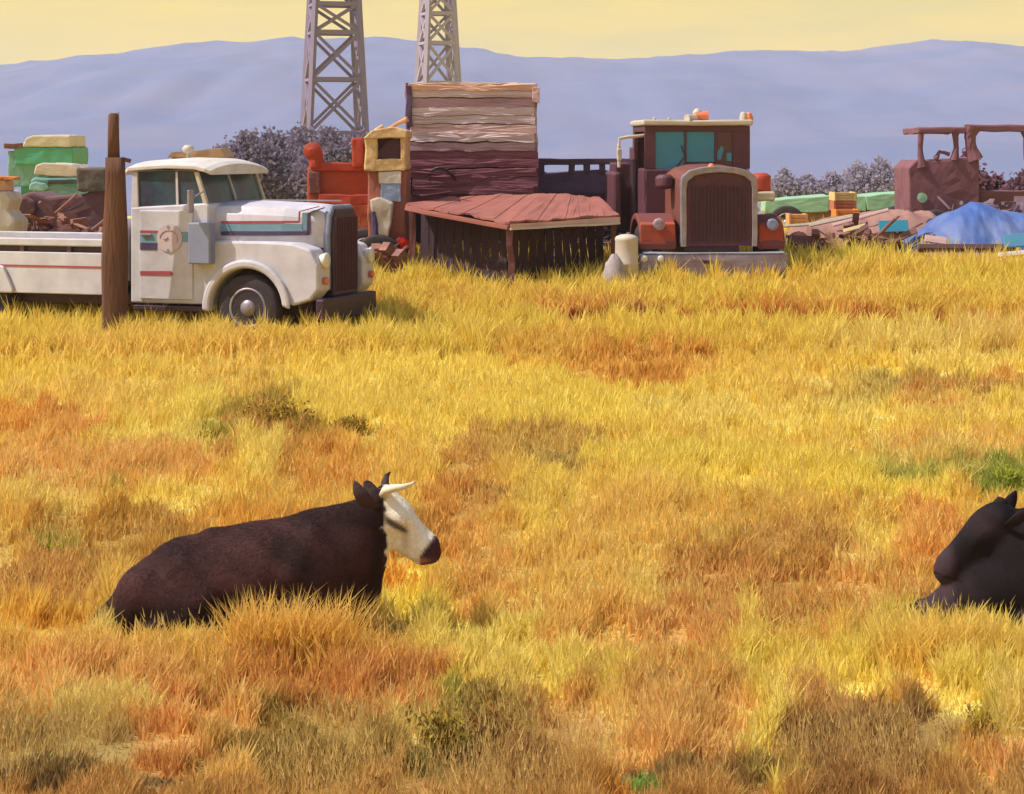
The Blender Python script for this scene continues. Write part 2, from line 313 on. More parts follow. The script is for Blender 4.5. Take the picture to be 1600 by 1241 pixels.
STEELL = mat('far_tower_steel', (158,148,176), .85, 0, (148,138,166), .5, .6, .1)  # paler copy, with more haze put into the colour
SOIL = mat('scrap_soil', (158,118,104), .95, 0, (120,84,84), 1.8, .9, .7, 9)
ORANGE = mat('orange_paint', (214,130,48), .6, 0, (190,110,50), 4, .5, .1)
REDL = mat('red_lamp_lens', (226,40,10), .3, 0, (200,40,16), 6, .4, 0)
AMBER = mat('amber_marker_lens', (226,120,80), .3, 0, (220,150,120), 6, .4, 0)
LAMPG = mat('lamp_glass', (226,220,206), .2, 0, (170,170,180), 6, .4, 0)
PINKW = mat('emblem_ground', (198,178,186), .5, 0, (206,190,190), 6, .5, 0)

def place(px, d): return Vector(((px-800)*d/F, d, float(gz((px-800)*d/F, d))))
def bez(a, b, c, n=8):
    a, b, c = Vector(a), Vector(b), Vector(c)
    return [a*(1-t)**2 + b*2*t*(1-t) + c*t*t for t in [i/n for i in range(n+1)]]

# ------------------------------------------------------------------ wheels
def wheel(parent, x, y, r, w, side=-1, rimmat=None, name='wheel'):
    """wheel axis along y; side -1 = face towards -y"""
    e = empty(name, (x, y, r)); e.parent = parent
    MB().lathe([(r*.60, -w*.42), (r*.9, -w/2), (r*.97, -w*.42), (r, -w*.25), (r, w*.25), (r*.97, w*.42), (r*.9, w/2), (r*.60, w*.42)], (0, 0, 0), 'y', 32).build('tyre', RUBBER, e, smooth=True)
    s = side
    MB().lathe([(r*.61, s*w*.38), (r*.6, s*w*.46), (r*.54, s*w*.46), (r*.5, s*w*.2), (r*.3, s*w*.18), (r*.24, s*w*.42), (r*.14, s*w*.55), (r*.02, s*w*.57)], (0, 0, 0), 'y', 28).build('rim', rimmat or CHROME, e, smooth=True)
    b = MB()
    for k in range(8):
        a = k*math.pi/4; b.lathe([(r*.035, 0), (r*.035, s*.03)], (r*.38*math.cos(a), s*w*.19, r*.38*math.sin(a)), 'y', 6)
    tag(b.build('wheel_nut', DARKGR, e), kind='stuff')
    return e

# ------------------------------------------------------------------ white truck (local: +x forward, -y near side, origin at near front wheel foot)
def white_truck():
    p0 = place(386, 28.6); TH = R(-19)
    T = empty('flatbed_truck', p0, TH, 'old white truck with round fenders and red, teal and navy stripes, behind the brown post', 'truck')
    # wheels: outer face at y ~ -0.02
    wheel(T, 0, .12, .47, .24); w2 = wheel(T, 0, 1.88, .47, .24, 1)
    wheel(T, -4.35, .14, .47, .24); wheel(T, -4.35, 1.86, .47, .24, 1)
    # front fender with flared arch (outline in x-z, extruded inwards), lip proud
    def arch(r, cx=0, cz=.47, a0=-8, a1=188, n=20):
        return [(cx+r*math.cos(R(a0+(a1-a0)*i/n)), cz+r*math.sin(R(a0+(a1-a0)*i/n))) for i in range(n+1)]
    for (ya, yb, yl, lab) in ((0.0, .42, -.07, None), (1.58, 2.0, 2.07, None)):
        outl = [(-.70, .42), (-.70, 1.40), (.30, 1.40), (.70, 1.38), (.96, 1.30), (1.08, 1.08), (1.08, .74), (.96, .60), (.70, .52)]
        poly = outl + arch(.56, a0=8, a1=186)
        MB().prism(poly, ya, yb).build('front_fender', WHITE, T, bevel=.03, smooth=False)
        ring = []
        a = arch(.56, a0=4, a1=186); b_ = arch(.68, a0=0, a1=184)
        MB().prism(b_ + a[::-1], min(ya, yl), max(ya, yl) if ya == 0 else max(yb, yl)).build('fender_flare', WHITE, T, bevel=.035) if ya == 0 else MB().prism(b_+a[::-1], yb, yl).build('fender_flare', WHITE, T, bevel=.03)
    # inner wheel house, dark
    MB().box(-.6, .8, .44, 1.56, .35, 1.3).build('engine_bay', DARKGR, T)
    # hood: loft with rounded sections
    def sec(x, zt, hw, zb=1.30, crown=.12):
        pts = [(x, 1-hw, zb), (x, 1-hw-.01, zt-.28)]
        for i in range(7):
            a = math.pi - i*math.pi/6
            pts.append((x, 1+math.cos(a)*hw*(.98 if i in (0, 6) else 1), zt-.17+math.sin(a)**.7*.17 if 0 < i < 6 else zt-.18))
        pts += [(x, 1+hw+.01, zt-.28), (x, 1+hw, zb)]
        return [Vector(p) for p in pts]
    MB().ring([sec(-.66, 1.95, .80), sec(-.2, 1.95, .78), sec(.4, 1.93, .68), sec(.82, 1.90, .56), sec(.98, 1.84, .46), ]).build('hood', WHITE, T, smooth=False, bevel=.012)
    # nose shell and grille
    MB().prism([(.52, .70), (1.48, .70), (1.50, 1.5), (1.45, 1.78), (1.33, 1.90), (.67, 1.90), (.55, 1.78), (.50, 1.5)], .92, 1.02, 'x').build('nose_shell', WSHADE, T, bevel=.03)
    g = MB().prism([(.58, .62), (1.42, .62), (1.43, 1.5), (1.38, 1.74), (1.28, 1.85), (.72, 1.85), (.62, 1.74), (.57, 1.5)], 1.01, 1.07, 'x').build('grille', DARKGR, T, bevel=.02)
    b = MB()
    for i in range(13): b.box(1.07, 1.085, .61+i*.063, .622+i*.063, .68, 1.72)
    b.build('grille_bars', MAROON, g)
    b = MB(); b.box(-.66, 1.0, .99, 1.01, 1.945, 1.965).build('hood_hinge', CHROME, T)
    # headlamps, far one bright
    for yy in (.22, 1.80):
        MB().lathe([(.09, -.06), (.115, .02), (.105, .04), (.07, .05)], (1.09, yy, 1.14), 'x', 18).build('headlamp', LAMPG, T, smooth=True)
        MB().lathe([(.05, 0), (.055, .05), (.03, .06)], (1.09, yy-.02 if yy < 1 else yy+.02, .86), 'x', 12).build('indicator_lamp', AMBER, T, smooth=True)
    MB().box(1.04, 1.18, .0, 1.86, .30, .62).build('front_bumper', DARKGR, T, bevel=.03)  # bumper made dark and deep to stand for shade beneath the nose
    for yy in (.55, 1.45): MB().box(.7, 1.12, yy-.05, yy+.05, .45, .6).build('bumper_bracket', DARKGR, T)
    # cab shell: lower body, pillars, roof
    ZB, ZT = 1.84, 2.37
    MB().prism([(-1.86, .50), (-.62, .50), (-.62, 1.90), (-.66, 1.93), (-1.86, 1.86)], .04, 1.96).build('cab_body', WHITE, T, bevel=.03)
    for y0, y1 in ((.05, .11), (1.89, 1.95)):
        MB().prism([(-1.86, ZB), (-1.74, ZB), (-1.76, ZT), (-1.84, ZT)], y0, y1).build('rear_pillar', WHITE, T, bevel=.01)
        MB().prism([(-.70, 1.88), (-.63, 1.88), (-.80, ZT), (-.86, ZT)], y0, y1).build('windscreen_pillar', CREAM, T, bevel=.01)
        MB().prism([(-1.14, ZB), (-1.10, ZB), (-1.12, ZT), (-1.15, ZT)], y0+.005, y1-.005).build('door_window_bar', WHITE, T)
    MB().prism([(-1.86, ZB), (-1.80, ZB), (-1.80, ZT), (-1.86, ZT)], .115, 1.885).build('rear_panel', WHITE, T)
    # roof: crowned loft with front visor
    def rs(x, zc, hw, th=.02):
        top = [(x, 1-hw+2*hw*i/8, zc+.10*(1-((i-4)/4)**2)**.8) for i in range(9)]
        bot = [(x, 1+hw-2*hw*i/8, zc-.055) for i in range(9)]
        return [Vector(p) for p in top+bot]
    MB().ring([rs(-1.98, 2.37, .93), rs(-1.9, 2.43, .98), rs(-1.3, 2.47, 1.0), rs(-.85, 2.46, .99), rs(-.68, 2.42, .97), rs(-.60, 2.38, .93)]).build('cab_roof', mat('chalky_roof_white', (212,204,200), .6, 0, (180,166,160), 3, .7, .08), T, smooth=False, bevel=.01)
    # glass
    MB().box(-1.74, -1.15, .075, .085, ZB, ZT).build('side_window', GLASSD, T)
    MB().prism([(-1.10, ZB), (-.70, 1.88), (-.86, ZT), (-1.12, ZT)], .075, .085).build('vent_window', GLASSD, T)
    MB().add([(-.67, .12, 1.90), (-.67, 1.88, 1.90), (-.83, 1.88, ZT), (-.83, .12, ZT), (-.68, .12, 1.90), (-.68, 1.88, 1.90), (-.84, 1.88, ZT), (-.84, .12, ZT)],
             [(0,1,2,3), (7,6,5,4), (0,4,5,1), (1,5,6,2), (2,6,7,3), (3,7,4,0)]).build('windscreen', GLASSD, T)
    MB().bar((-.655, 1.0, 1.90), (-.825, 1.0, ZT), .04, .03).build('windscreen_divider', CREAM, T)
    s = MB().box(-1.7, -1.2, .3, 1.7, 1.4, 2.05); s.build('seat', INTER, T, bevel=.05)
    # door lines, handle, step
    dr = MB().box(-1.70, -.86, .015, .05, .56, 1.82).build('door', WHITE, T, bevel=.012)
    MB().box(-1.66, -1.5, -.02, .01, 1.46, 1.49).build('door_handle', CHROME, dr, bevel=.006)
    MB().box(-.84, -.50, -.16, .03, 1.08, 1.66).build('side_box', WSHADE, T, bevel=.02)
    MB().bar((-.70, .05, 2.1), (-.75, -.22, 2.0), .02).build('mirror_arm', CHROME, T)
    MB().box(-.78, -.74, -.30, -.16, 1.80, 2.12).build('side_mirror', CHROME, T, bevel=.01)
    MB().box(-1.8, -.66, .0, .3, .40, .47).build('running_board', DARKGR, T, bevel=.01)
    # painted stripes, a few mm proud
    y = .008
    def stripe(poly, m, n, yy=y): MB().prism(poly, yy-.004, yy).build(n, m, T)
    yd = .012
    stripe([(-1.69, 1.50), (-1.40, 1.50), (-1.40, 1.535), (-1.69, 1.535)], STR_R, 'red_stripe', yd)
    stripe([(-1.69, 1.36), (-1.40, 1.36), (-1.40, 1.49), (-1.69, 1.49)], STR_T, 'teal_stripe', yd)
    stripe([(-1.69, 1.26), (-1.42, 1.26), (-1.42, 1.355), (-1.69, 1.355)], STR_N, 'navy_stripe', yd)
    stripe([(-1.69, .90), (-1.18, .90), (-1.16, .93), (-1.20, .965), (-1.69, .955)], STR_R, 'red_stripe', yd)
    stripe([(-1.04, 1.38), (-.87, 1.38), (-.87, 1.52), (-1.04, 1.52)], STR_T, 'teal_stripe', yd)
    em = MB().lathe([(.20, 0), (.20, .006)], (-1.22, .003, 1.43), 'y', 28).build('door_emblem', PINKW, dr)
    b = MB(); rr = []
    for k in range(25):
        a = R(175-k*8.2); rr.append((-1.23+.14*math.cos(a), .0, 1.42+.12*math.sin(a)))
    b.tube(rr, .005, 6); b.tube([(-1.31, 0, 1.42), (-1.285, 0, 1.405), (-1.24, 0, 1.44)], .009, 6)
    b.build('emblem_ring', mat('faded_pink_line', (158,112,124), .6, 0, (170,130,140), 9, .5, 0), dr)
    for dx, dz in ((-.02, .16), (-.02, -.17)): MB().lathe([(.022, 0), (.022, .008)], (-1.22+dx, -.004, 1.43+dz), 'y', 10).build('emblem_dot', STR_T, dr)
    # hood side stripes (hood side is at y ~ .20..0.34): build as thin strips following the side
    def hs(x, z, off=.012):
        hw = np.interp(x, [-.66, -.2, .4, .82, .96], [.80, .78, .68, .56, .46]); return (x, 1-hw-off-(.01 if x < .8 else 0), z)
    def hstrip(pts, h, m, n):
        b = MB(); q = [pts[0]]
        for (xa, za), (xb, zb_) in zip(pts[:-1], pts[1:]):
            for st in (-.2, .4, .82):
                if xa < st < xb: q.append((st, za+(zb_-za)*(st-xa)/(xb-xa)))
            q.append((xb, zb_))
        pts = q
        for (x0, z0), (x1, z1) in zip(pts[:-1], pts[1:]):
            A, B = Vector(hs(x0, z0)), Vector(hs(x1, z1)); b.bar(A, B, .01, h)
        b.build(n, m, T)
    hstrip([(-.50, 1.66), (0, 1.665), (.62, 1.67)], .03, STR_R, 'red_stripe')
    hstrip([(-.50, 1.585), (0, 1.585), (.68, 1.59)], .10, STR_T, 'teal_stripe')
    hstrip([(-.50, 1.50), (0, 1.50), (.76, 1.51)], .055, STR_N, 'navy_stripe')
    hstrip([(.76, 1.49), (.765, 1.80)], .05, STR_N, 'navy_stripe')
    hstrip([(.70, 1.56), (.705, 1.80)], .07, STR_T, 'teal_stripe')
    hstrip([(.63, 1.66), (.635, 1.82)], .025, STR_R, 'red_stripe')
    # stripe returns over the hood crown towards the nose
    MB().bar((.765, .43, 1.80), (.93, .56, 1.868), .05, .012).build('navy_stripe', STR_N, T)
    MB().bar((.64, .39, 1.82), (.86, .54, 1.885), .03, .012).build('red_stripe', STR_R, T)
    # service bed behind the cab
    B0, B1 = -5.3, -1.98
    MB().box(B0, B1, .06, 1.94, .78, .86).build('bed_floor', DKMET, T)
    for y0, y1 in ((.0, .05), (1.95, 2.0)):
        MB().box(B0, B1, y0, y1, .60, 1.20).build('bed_side', WHITE, T, bevel=.012)
        MB().box(B0, B1, y0-.02, y1+.02, 1.29, 1.40).build('bed_top_rail', WHITE, T, bevel=.015)
        for i in range(5): 
            xx = B0+.08+i*(B1-B0-.2)/4; MB().box(xx, xx+.06, y0+.008, y1-.008, 1.19, 1.295).build('rail_post', DKMET, T)
    MB().box(B0, B1, .06, .09, 1.0, 1.3).build('bed_inner_panel', DARKGR, T)
    MB().box(B0, B1, -.006, -.001, .98, 1.01).build('red_stripe', STR_R, T)
    MB().box(B0, B1-.0, .3, 1.7, .45, .62).build('chassis', DARKGR, T)
    MB().box(B1, B1+.05, .05, 1.95, .8, 1.7).build('headboard', WHITE, T, bevel=.01)
    for s in (-.0, ): MB().prism([(-4.95, .60), (-3.75, .60), (-3.75, .66), (-3.9, .98), (-4.1, 1.04), (-4.6, 1.04), (-4.8, .98), (-4.95, .66)], -.06, -.002).build('rear_fender', WHITE, T, bevel=.02)
    # roof lamp
    MB().lathe([(.03, 0), (.03, .08), (.07, .09), (.09, .15), (.05, .2)], (-1.45, 1.0, 2.55), 'z', 12).build('roof_lamp', CREAM, T, smooth=True)
    return T
TRK1 = white_truck()

# ------------------------------------------------------------------ right truck, seen from the front (local: -y towards camera, origin under the bumper centre)
def red_truck():
    d = 33.5; sc = F/d; p0 = place(1114, d)
    T = empty('tractor_truck', p0, R(4), 'maroon and red truck facing the viewer with teal windscreen and wide grey bumper', 'truck')
    X = lambda px: (px-1114)/sc
    Z = lambda py: (py_of_d(d)-py)/sc
    MB().prism([(X(998), Z(397)), (X(1230), Z(397)), (X(1229), Z(420)), (X(1218), Z(432)), (X(1010), Z(434)), (X(1000), Z(424))], -.12, .08).build('front_bumper', mat('grey_bumper', (160,148,172), .55, .1, (104,84,104), 3, .7, .1), T, bevel=.03)
    MB().box(X(998)+.05, X(1230)-.05, -.125, .07, Z(397), Z(397)+.025).build('bumper_lip', mat('pale_bumper_lip', (176,184,214), .4, .3, (150,150,180), 5, .5, .05), T, bevel=.01)
    MB().box(X(1095), X(1112), -.15, -.115, Z(412), Z(407)).build('tow_slot', DARKGR, T)
    for px in (1004, 1030): MB().lathe([(.05, 0), (.055, -.04), (.03, -.05)], (X(px), -.12, Z(404)), 'y', 12).build('bumper_lamp', LAMPG, T, smooth=True)
    # wheels
    wl = []
    for x in (-1.02, 1.02):
        e = wheel(T, x, .75, .50, .28, -1 if x < 0 else 1); e.rotation_euler = (0, 0, R(90)); wl.append(e)
    for x in (-1.0, 1.0): e = wheel(T, x, 4.6, .50, .3, -1 if x < 0 else 1); e.rotation_euler = (0, 0, R(90))
    MB().box(-.45, .45, .1, 6.2, .55, .75).build('chassis', DARKGR, T)
    # hood and grille shell
    cx = X(1124)
    def hsec(y, hw, zt):
        pts = [(cx-hw, y, .68), (cx-hw, y, zt-.30)] + [(cx-hw*math.cos(R(15+i*25)), y, zt-.30+.30*math.sin(R(15+i*25))**.6) for i in range(7)] + [(cx+hw, y, zt-.30), (cx+hw, y, .68)]
        return [Vector(p) for p in pts]
    MB().ring([hsec(.14, .56, 1.90), hsec(.6, .60, 1.94), hsec(1.5, .68, 2.02)]).build('hood', mat('brown_red_hood', (112,62,50), .65, 0, (88,58,60), 3, .8, .2), T, bevel=.015)
    sh = hsec(-.02, .63, 1.99); inner = [Vector((cx+(p.x-cx)*.86, p.y, .70+(p.z-.70)*.92)) for p in sh]
    b = MB(); n = len(sh)
    back = [p+Vector((0, .16, 0)) for p in sh]; ib = [p+Vector((0, .16, 0)) for p in inner]
    f = []
    for j in range(n-1): f += [(j, j+1, n+j+1, n+j), (2*n+j, 3*n+j, 3*n+j+1, 2*n+j+1), (j, 2*n+j, 2*n+j+1, j+1), (n+j, n+j+1, 3*n+j+1, 3*n+j)]
    b.add(sh+inner+back+ib, f); b.build('grille_surround', CHROME, T, bevel=.012)
    gp = [(p.x, p.z) for p in inner]; g = MB().prism(gp, .02, .08).build('grille', mat('maroon_mesh', (82,48,60), .7, .1, (64,40,50), 5, .7, .3, 40), T)
    b = MB()
    for i in range(15):
        xx = cx-.45+i*.064; b.box(xx, xx+.018, -.0, .015, .74, 1.66)
    b.build('grille_bars', DARKGR, g)
    # hood ornament and cream highlights
    MB().lathe([(.07, 0), (.05, .05), (.02, .08)], (cx-.12, .1, 1.95), 'z', 12).build('hood_ornament', AMBER, T, smooth=True)
    # fenders with headlamp pods
    for s, x0, x1, zt in ((-1, X(1000), X(1058), Z(336)), (1, X(1186), X(1230), Z(338))):
        pr = []
        for i in range(11):
            a = R(5+i*17.0); pr.append((.75-.66*math.cos(a)*1.0, .62+(zt-.62)*math.sin(a)**.75))
        poly = [(a, b) for a, b in pr] + [(a*.97+.02, b-.10) for a, b in pr[::-1]]
        MB().prism(poly, x0, x1, 'x').build('front_fender', mat('dark_red_fender', (108,50,42), .7, 0, (92,56,62), 3, .9, .25), T, bevel=.02)
        MB().prism([(.10, .70), (.22, .70), (.22, zt-.12), (.12, zt-.16)], x0+.02, x1-.02, 'x').build('fender_nose', REDD, T, bevel=.015)
        MB().lathe([(.08, .10), (.10, 0), (.10, -.03), (.08, -.045)], ((x0+x1)/2, .02, (zt+.72)/2+.08), 'y', 18).build('headlamp', mat('dull_lamp_glass', (150,120,130), .3, 0, (190,190,210), 9, .5, 0) if s < 0 else mat('blue_lamp_glass', (140,150,190), .25, 0, (110,90,120), 5, .6, 0), T, smooth=True)
    # air cleaner canisters each side of the hood
    MB().lathe([(.06, 0), (.15, .03), (.15, .2), (.10, .24)], (X(1050), .9, Z(298)), 'z', 16).build('air_cleaner', MAROON, T, smooth=True)
    MB().lathe([(.10, 0), (.17, .03), (.17, .30), (.10, .35)], (X(1206), .9, Z(306)), 'z', 16).build('air_cleaner', REDP, T, smooth=True)
    MB().box(X(1190), X(1222), .5, .7, Z(317), Z(302)).build('fender_mirror', CREAM, T, bevel=.03)
    # cab
    yc = 1.5; k = (d+yc)/d; CX = lambda px: (px-1114)/sc*k; CZ = lambda py: CAMZ-p0.z - (py-YH)*(d+yc)/F
    zb, z0, z1, zr = .75, CZ(264), CZ(206), CZ(192)
    m = mat('cab_maroon', (80,46,56), .6, 0, (64,36,48), 2.5, .7, .12)
    x0, x1 = CX(1030), CX(1196)
    MB().box(x0, x1, yc, yc+1.6, zb, z0).build('cab_body', m, T, bevel=.03)
    MB().box(x0-.04, x1+.04, yc-.06, yc+1.65, zr-.05, zr+.05).build('cab_roof', CREAM, T, bevel=.03)
    MB().box(x0, x1, yc+.01, yc+1.6, z1, zr-.052).build('roof_header', m, T, bevel=.01)
    for a, b_ in ((x0, CX(1047)), (CX(1092.5), CX(1096)), (CX(1140), CX(1144)), (CX(1169), x1)):
        MB().box(a, b_, yc+.01, yc+.08, z0-.002, z1+.002).build('windscreen_pillar', m, T, bevel=.006)
    for a in (x0, x1-.06): MB().box(a, a+.06, yc+1.4, yc+1.58, z0-.002, z1+.002).build('rear_pillar', m, T)
    MB().box(x0+.06, x1-.06, yc+1.5, yc+1.57, z0-.002, z1+.002).build('rear_panel', m, T)
    MB().box(CX(1047), CX(1092.5), yc+.04, yc+.05, z0, z1).build('windscreen_pane', TEAL, T)
    MB().box(CX(1096), CX(1140), yc+.04, yc+.05, z0+.12, z1).build('windscreen_pane', TEAL, T)
    MB().box(CX(1096), CX(1140), yc+.035, yc+.055, z0, z0+.118).build('dash_panel', m, T)
    MB().box(CX(1144), CX(1169), yc+.04, yc+.05, z0, z1).build('windscreen_pane', mat('maroon_painted_reflection', (82,50,60), .3, 0, (66,40,50), 3, .5, 0), T)  # maroon reflection painted as the pane's own colour
    MB().prism([(CX(1143), CZ(250)), (CX(1150), CZ(250)), (CX(1155), CZ(232)), (CX(1151), CZ(228)), (CX(1145), CZ(236))], yc+.025, yc+.034).build('glass_reflection', TEAL, T)  # teal reflections shaped as thin plates on the pane
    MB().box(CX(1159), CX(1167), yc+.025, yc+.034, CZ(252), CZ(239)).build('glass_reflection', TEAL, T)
    MB().tube([(CX(1080), yc+.03, z0+.03), (CX(1094), yc+.02, z0+.22), (CX(1088), yc+.02, z0+.40)], .012, 6).build('wiper', DARKGR, T)
    # roof furniture
    b = MB().lathe([(.13, 0), (.13, .04), (.07, .05), (.08, .14), (.04, .19), (.01, .2)], (CX(1118), yc+.4, zr+.05), 'z', 14).build('roof_beacon', CREAM, T, smooth=True)
    MB().tube([(CX(1112), yc+.2, zr+.12), (CX(1132), yc+.25, zr+.12)], [.05, .09], 12).build('air_horn', AMBER, T)
    MB().tube([(CX(1096), yc, zr+.07), (CX(1112), yc+.1, zr+.10)], [.08, .05], 12).build('air_horn', CREAM, T)
    for px in (1187, 1196): MB().lathe([(.07, 0), (.07, .06), (.05, .13), (.01, .15)], (CX(px), yc+.1, zr+.04), 'z', 12).build('marker_lamp', AMBER if px > 1190 else CREAM, T, smooth=True)
    for px in (1045, 1068): MB().lathe([(.03, 0), (.03, .03), (.01, .04)], (CX(px), yc+.0, zr+.05), 'z', 10).build('marker_lamp', CREAM, T, smooth=True)
    # mirror bracket left
    MB().tube([(CX(1030), yc+.1, CZ(212)), (CX(1004), yc, CZ(214)), (CX(990), yc, CZ(217)), (CX(989), yc, CZ(228)), (CX(989), yc, CZ(262))], .03, 8).build('mirror_bracket', CREAM, T)
    MB().box(CX(986), CX(993), yc-.04, yc+.03, CZ(252), CZ(232)).build('side_mirror', CREAM, T, bevel=.02)
    # sleeper box / exhaust stack behind and left of the cab
    MB().box(CX(1002), CX(1030), yc+1.7, yc+2.6, .8, CZ(256)).build('side_locker', m, T, bevel=.03)
    MB().box(CX(990), CX(1004), yc+.9, yc+2.2, 1.0, CZ(270)).build('side_tank', MAROON, T, bevel=.05)
    MB().box(x0+.05, x1-.05, yc+1.66, yc+2.5, .8, CZ(230)).build('sleeper_box', m, T, bevel=.03)
    MB().tube([(CX(1025), yc+1.0, .8), (CX(1025), yc+1.0, CZ(250))], .08, 12).build('exhaust_stack', DARKGR, T)
    return T
TRK2 = red_truck()

def roughen(E, amp=.03, size=.45, lv=3, skip=('tyre', 'rim', 'wheel', 'wheel_nut')):
    t = bpy.data.textures.new('dents', 'CLOUDS'); t.noise_scale = size
    for o in [x for x in bpy.data.objects if x.type == 'MESH' and x.name.split('.')[0] not in skip]:
        if o.parent == E or (o.parent and o.parent.parent == E):
            m = o.modifiers.new('subdivision', 'SUBSURF'); m.subdivision_type = 'SIMPLE'; m.levels = lv; m.render_levels = lv
            m = o.modifiers.new('dents', 'DISPLACE'); m.texture = t; m.strength = amp; m.texture_coords = 'GLOBAL'; m.mid_level = .5; m.direction = 'RGB_TO_XYZ'
def scrap(px0, px1, d, py_top, n, cols, label, seed):
    s = d/F; c = place((px0+px1)/2, d); r = random.Random(seed); b = MB(); ht = (py_of_d(d)-py_top)*s; wd = (px1-px0)*s
    for i in range(n):
        x = r.uniform(-.5, .5)*wd; y = r.uniform(-.5, .5); lim = ht*(1-.6*abs(2*x/wd)**2); z = r.uniform(.05, .9)*lim; v = Vector((r.gauss(0, 1), r.gauss(0, .6), r.gauss(0, .45))).normalized()*r.uniform(.15, .6)
        if i % 3 == 0: b.tube([(x, y, z), (x+v.x, y+v.y, z+v.z)], r.uniform(.01, .035), 6)
        elif i % 3 == 1: b.bar((x, y, z), (x+v.x, y+v.y, z+v.z), r.uniform(.05, .25), .015)
        else: b.bar((x, y, z), (x+v.x*.5, y+v.y*.5, z+v.z*.5), r.uniform(.06, .2), r.uniform(.05, .18))
    for i in range(n//12):
        x = r.uniform(-.5, .5)*wd; z = r.uniform(.05, .6)*ht; b.lathe([(.12, -.05), (.2, -.04), (.2, .04), (.12, .05)], (x, r.uniform(-.3, .1), z), 'y', 12)
    o = b.build('scrap_metal', cols); o.location = c; tag(o, label, 'scrap', kind='stuff'); return o
# ------------------------------------------------------------------ brown post
pp = place(180, 28.75); sc = F/28.75
post = empty('timber_post', pp, 0, 'tall weathered brown post standing in front of the white truck, with a thinner upper length', 'post')
hz_ = lambda py: CAMZ-pp.z-(py-YH)/sc
b = MB(); rings = []
for i in range(12):
    t = i/11; z = -.1+(hz_(246)+.1)*t; w = .185-.05*t**1.6-.01*math.sin(t*9)
    rings.append([Vector((w*math.copysign(abs(math.cos(a))**.55, math.cos(a))*(1+.04*math.sin(5*a+i*.7)), w*math.copysign(abs(math.sin(a))**.55, math.sin(a))*.9*(1+.04*math.sin(4*a+i)), z)) for a in [k*2*math.pi/20+.3 for k in range(20)]])
b.ring(rings).build('lower_post', WOODP, post, smooth=True)
b = MB().tube([(-.02, 0, hz_(248)), (-.025, 0, hz_(210)), (-.02, 0, hz_(180)), (-.02, 0, hz_(177))], [.085, .08, .075, .05], 12).build('upper_post', WOODP, post, smooth=True)
MB().box(.02, .055, -.02, .02, hz_(200), hz_(176)).build('cleat', mat('pale_cleat', (180,160,130), .8), post)
MB().tube([(-.1, 0, hz_(252)), (.12, -.01, hz_(249)), (.22, 0, hz_(252))], .03, 8).build('bracket', RUSTB, post)

# ------------------------------------------------------------------ lattice towers
def tower(px, d, w_ref, py_ref, w_top, levels, th, m, label, top_py=-260, rz=.35):
    """square lattice mast; w_ref = width in px at py_ref, w_top = width in px at py 0"""
    base = place(px, d); E = empty('lattice_tower', base, 0, label, 'tower', 'steel lattice towers rising behind the yard')
    k = d/F; wz = lambda z: None
    def W(py): return max(.35, (w_ref + (w_top-w_ref)*(py-py_ref)/(0-py_ref))*k/ (math.cos(rz)+math.sin(rz)))
    def H(py): return CAMZ-base.z-(py-YH)*k
    def corner(i, py):
        w = W(py)/2; x, y = ((-w, -w), (w, -w), (w, w), (-w, w))[i]
        return Vector((x*math.cos(rz)-y*math.sin(rz), x*math.sin(rz)+y*math.cos(rz), H(py)))
    pb = py_of_d(d)
    for i in range(4): MB().bar(corner(i, pb), corner(i, top_py), th*1.3).build('leg', m, E)
    for a, c in zip(levels[:-1], levels[1:]):
        for i in range(4):
            j = (i+1) % 4
            MB().bar(corner(i, c), corner(j, c), th*1.15 if i < 2 else th*.8).build('crossbeam', m, E)
            MB().bar(corner(i, a), corner(j, c), th*.8).build('brace', m, E)
            MB().bar(corner(j, a), corner(i, c), th*.8).build('brace', m, E)
    return E
tower(522, 112, 104, 205, 80, [287, 208, 125, 52, 8, -60, -130, -200, -258], .20, STEELP, 'nearer and wider grey-purple lattice tower behind the dark trees', rz=.22)
tower(684, 150, 66, 130, 50, [274, 200, 130, 68, 22, -20, -70, -130, -200, -258], .24, STEELL, 'paler slimmer lattice tower rising behind the plank-sided box', rz=.3)

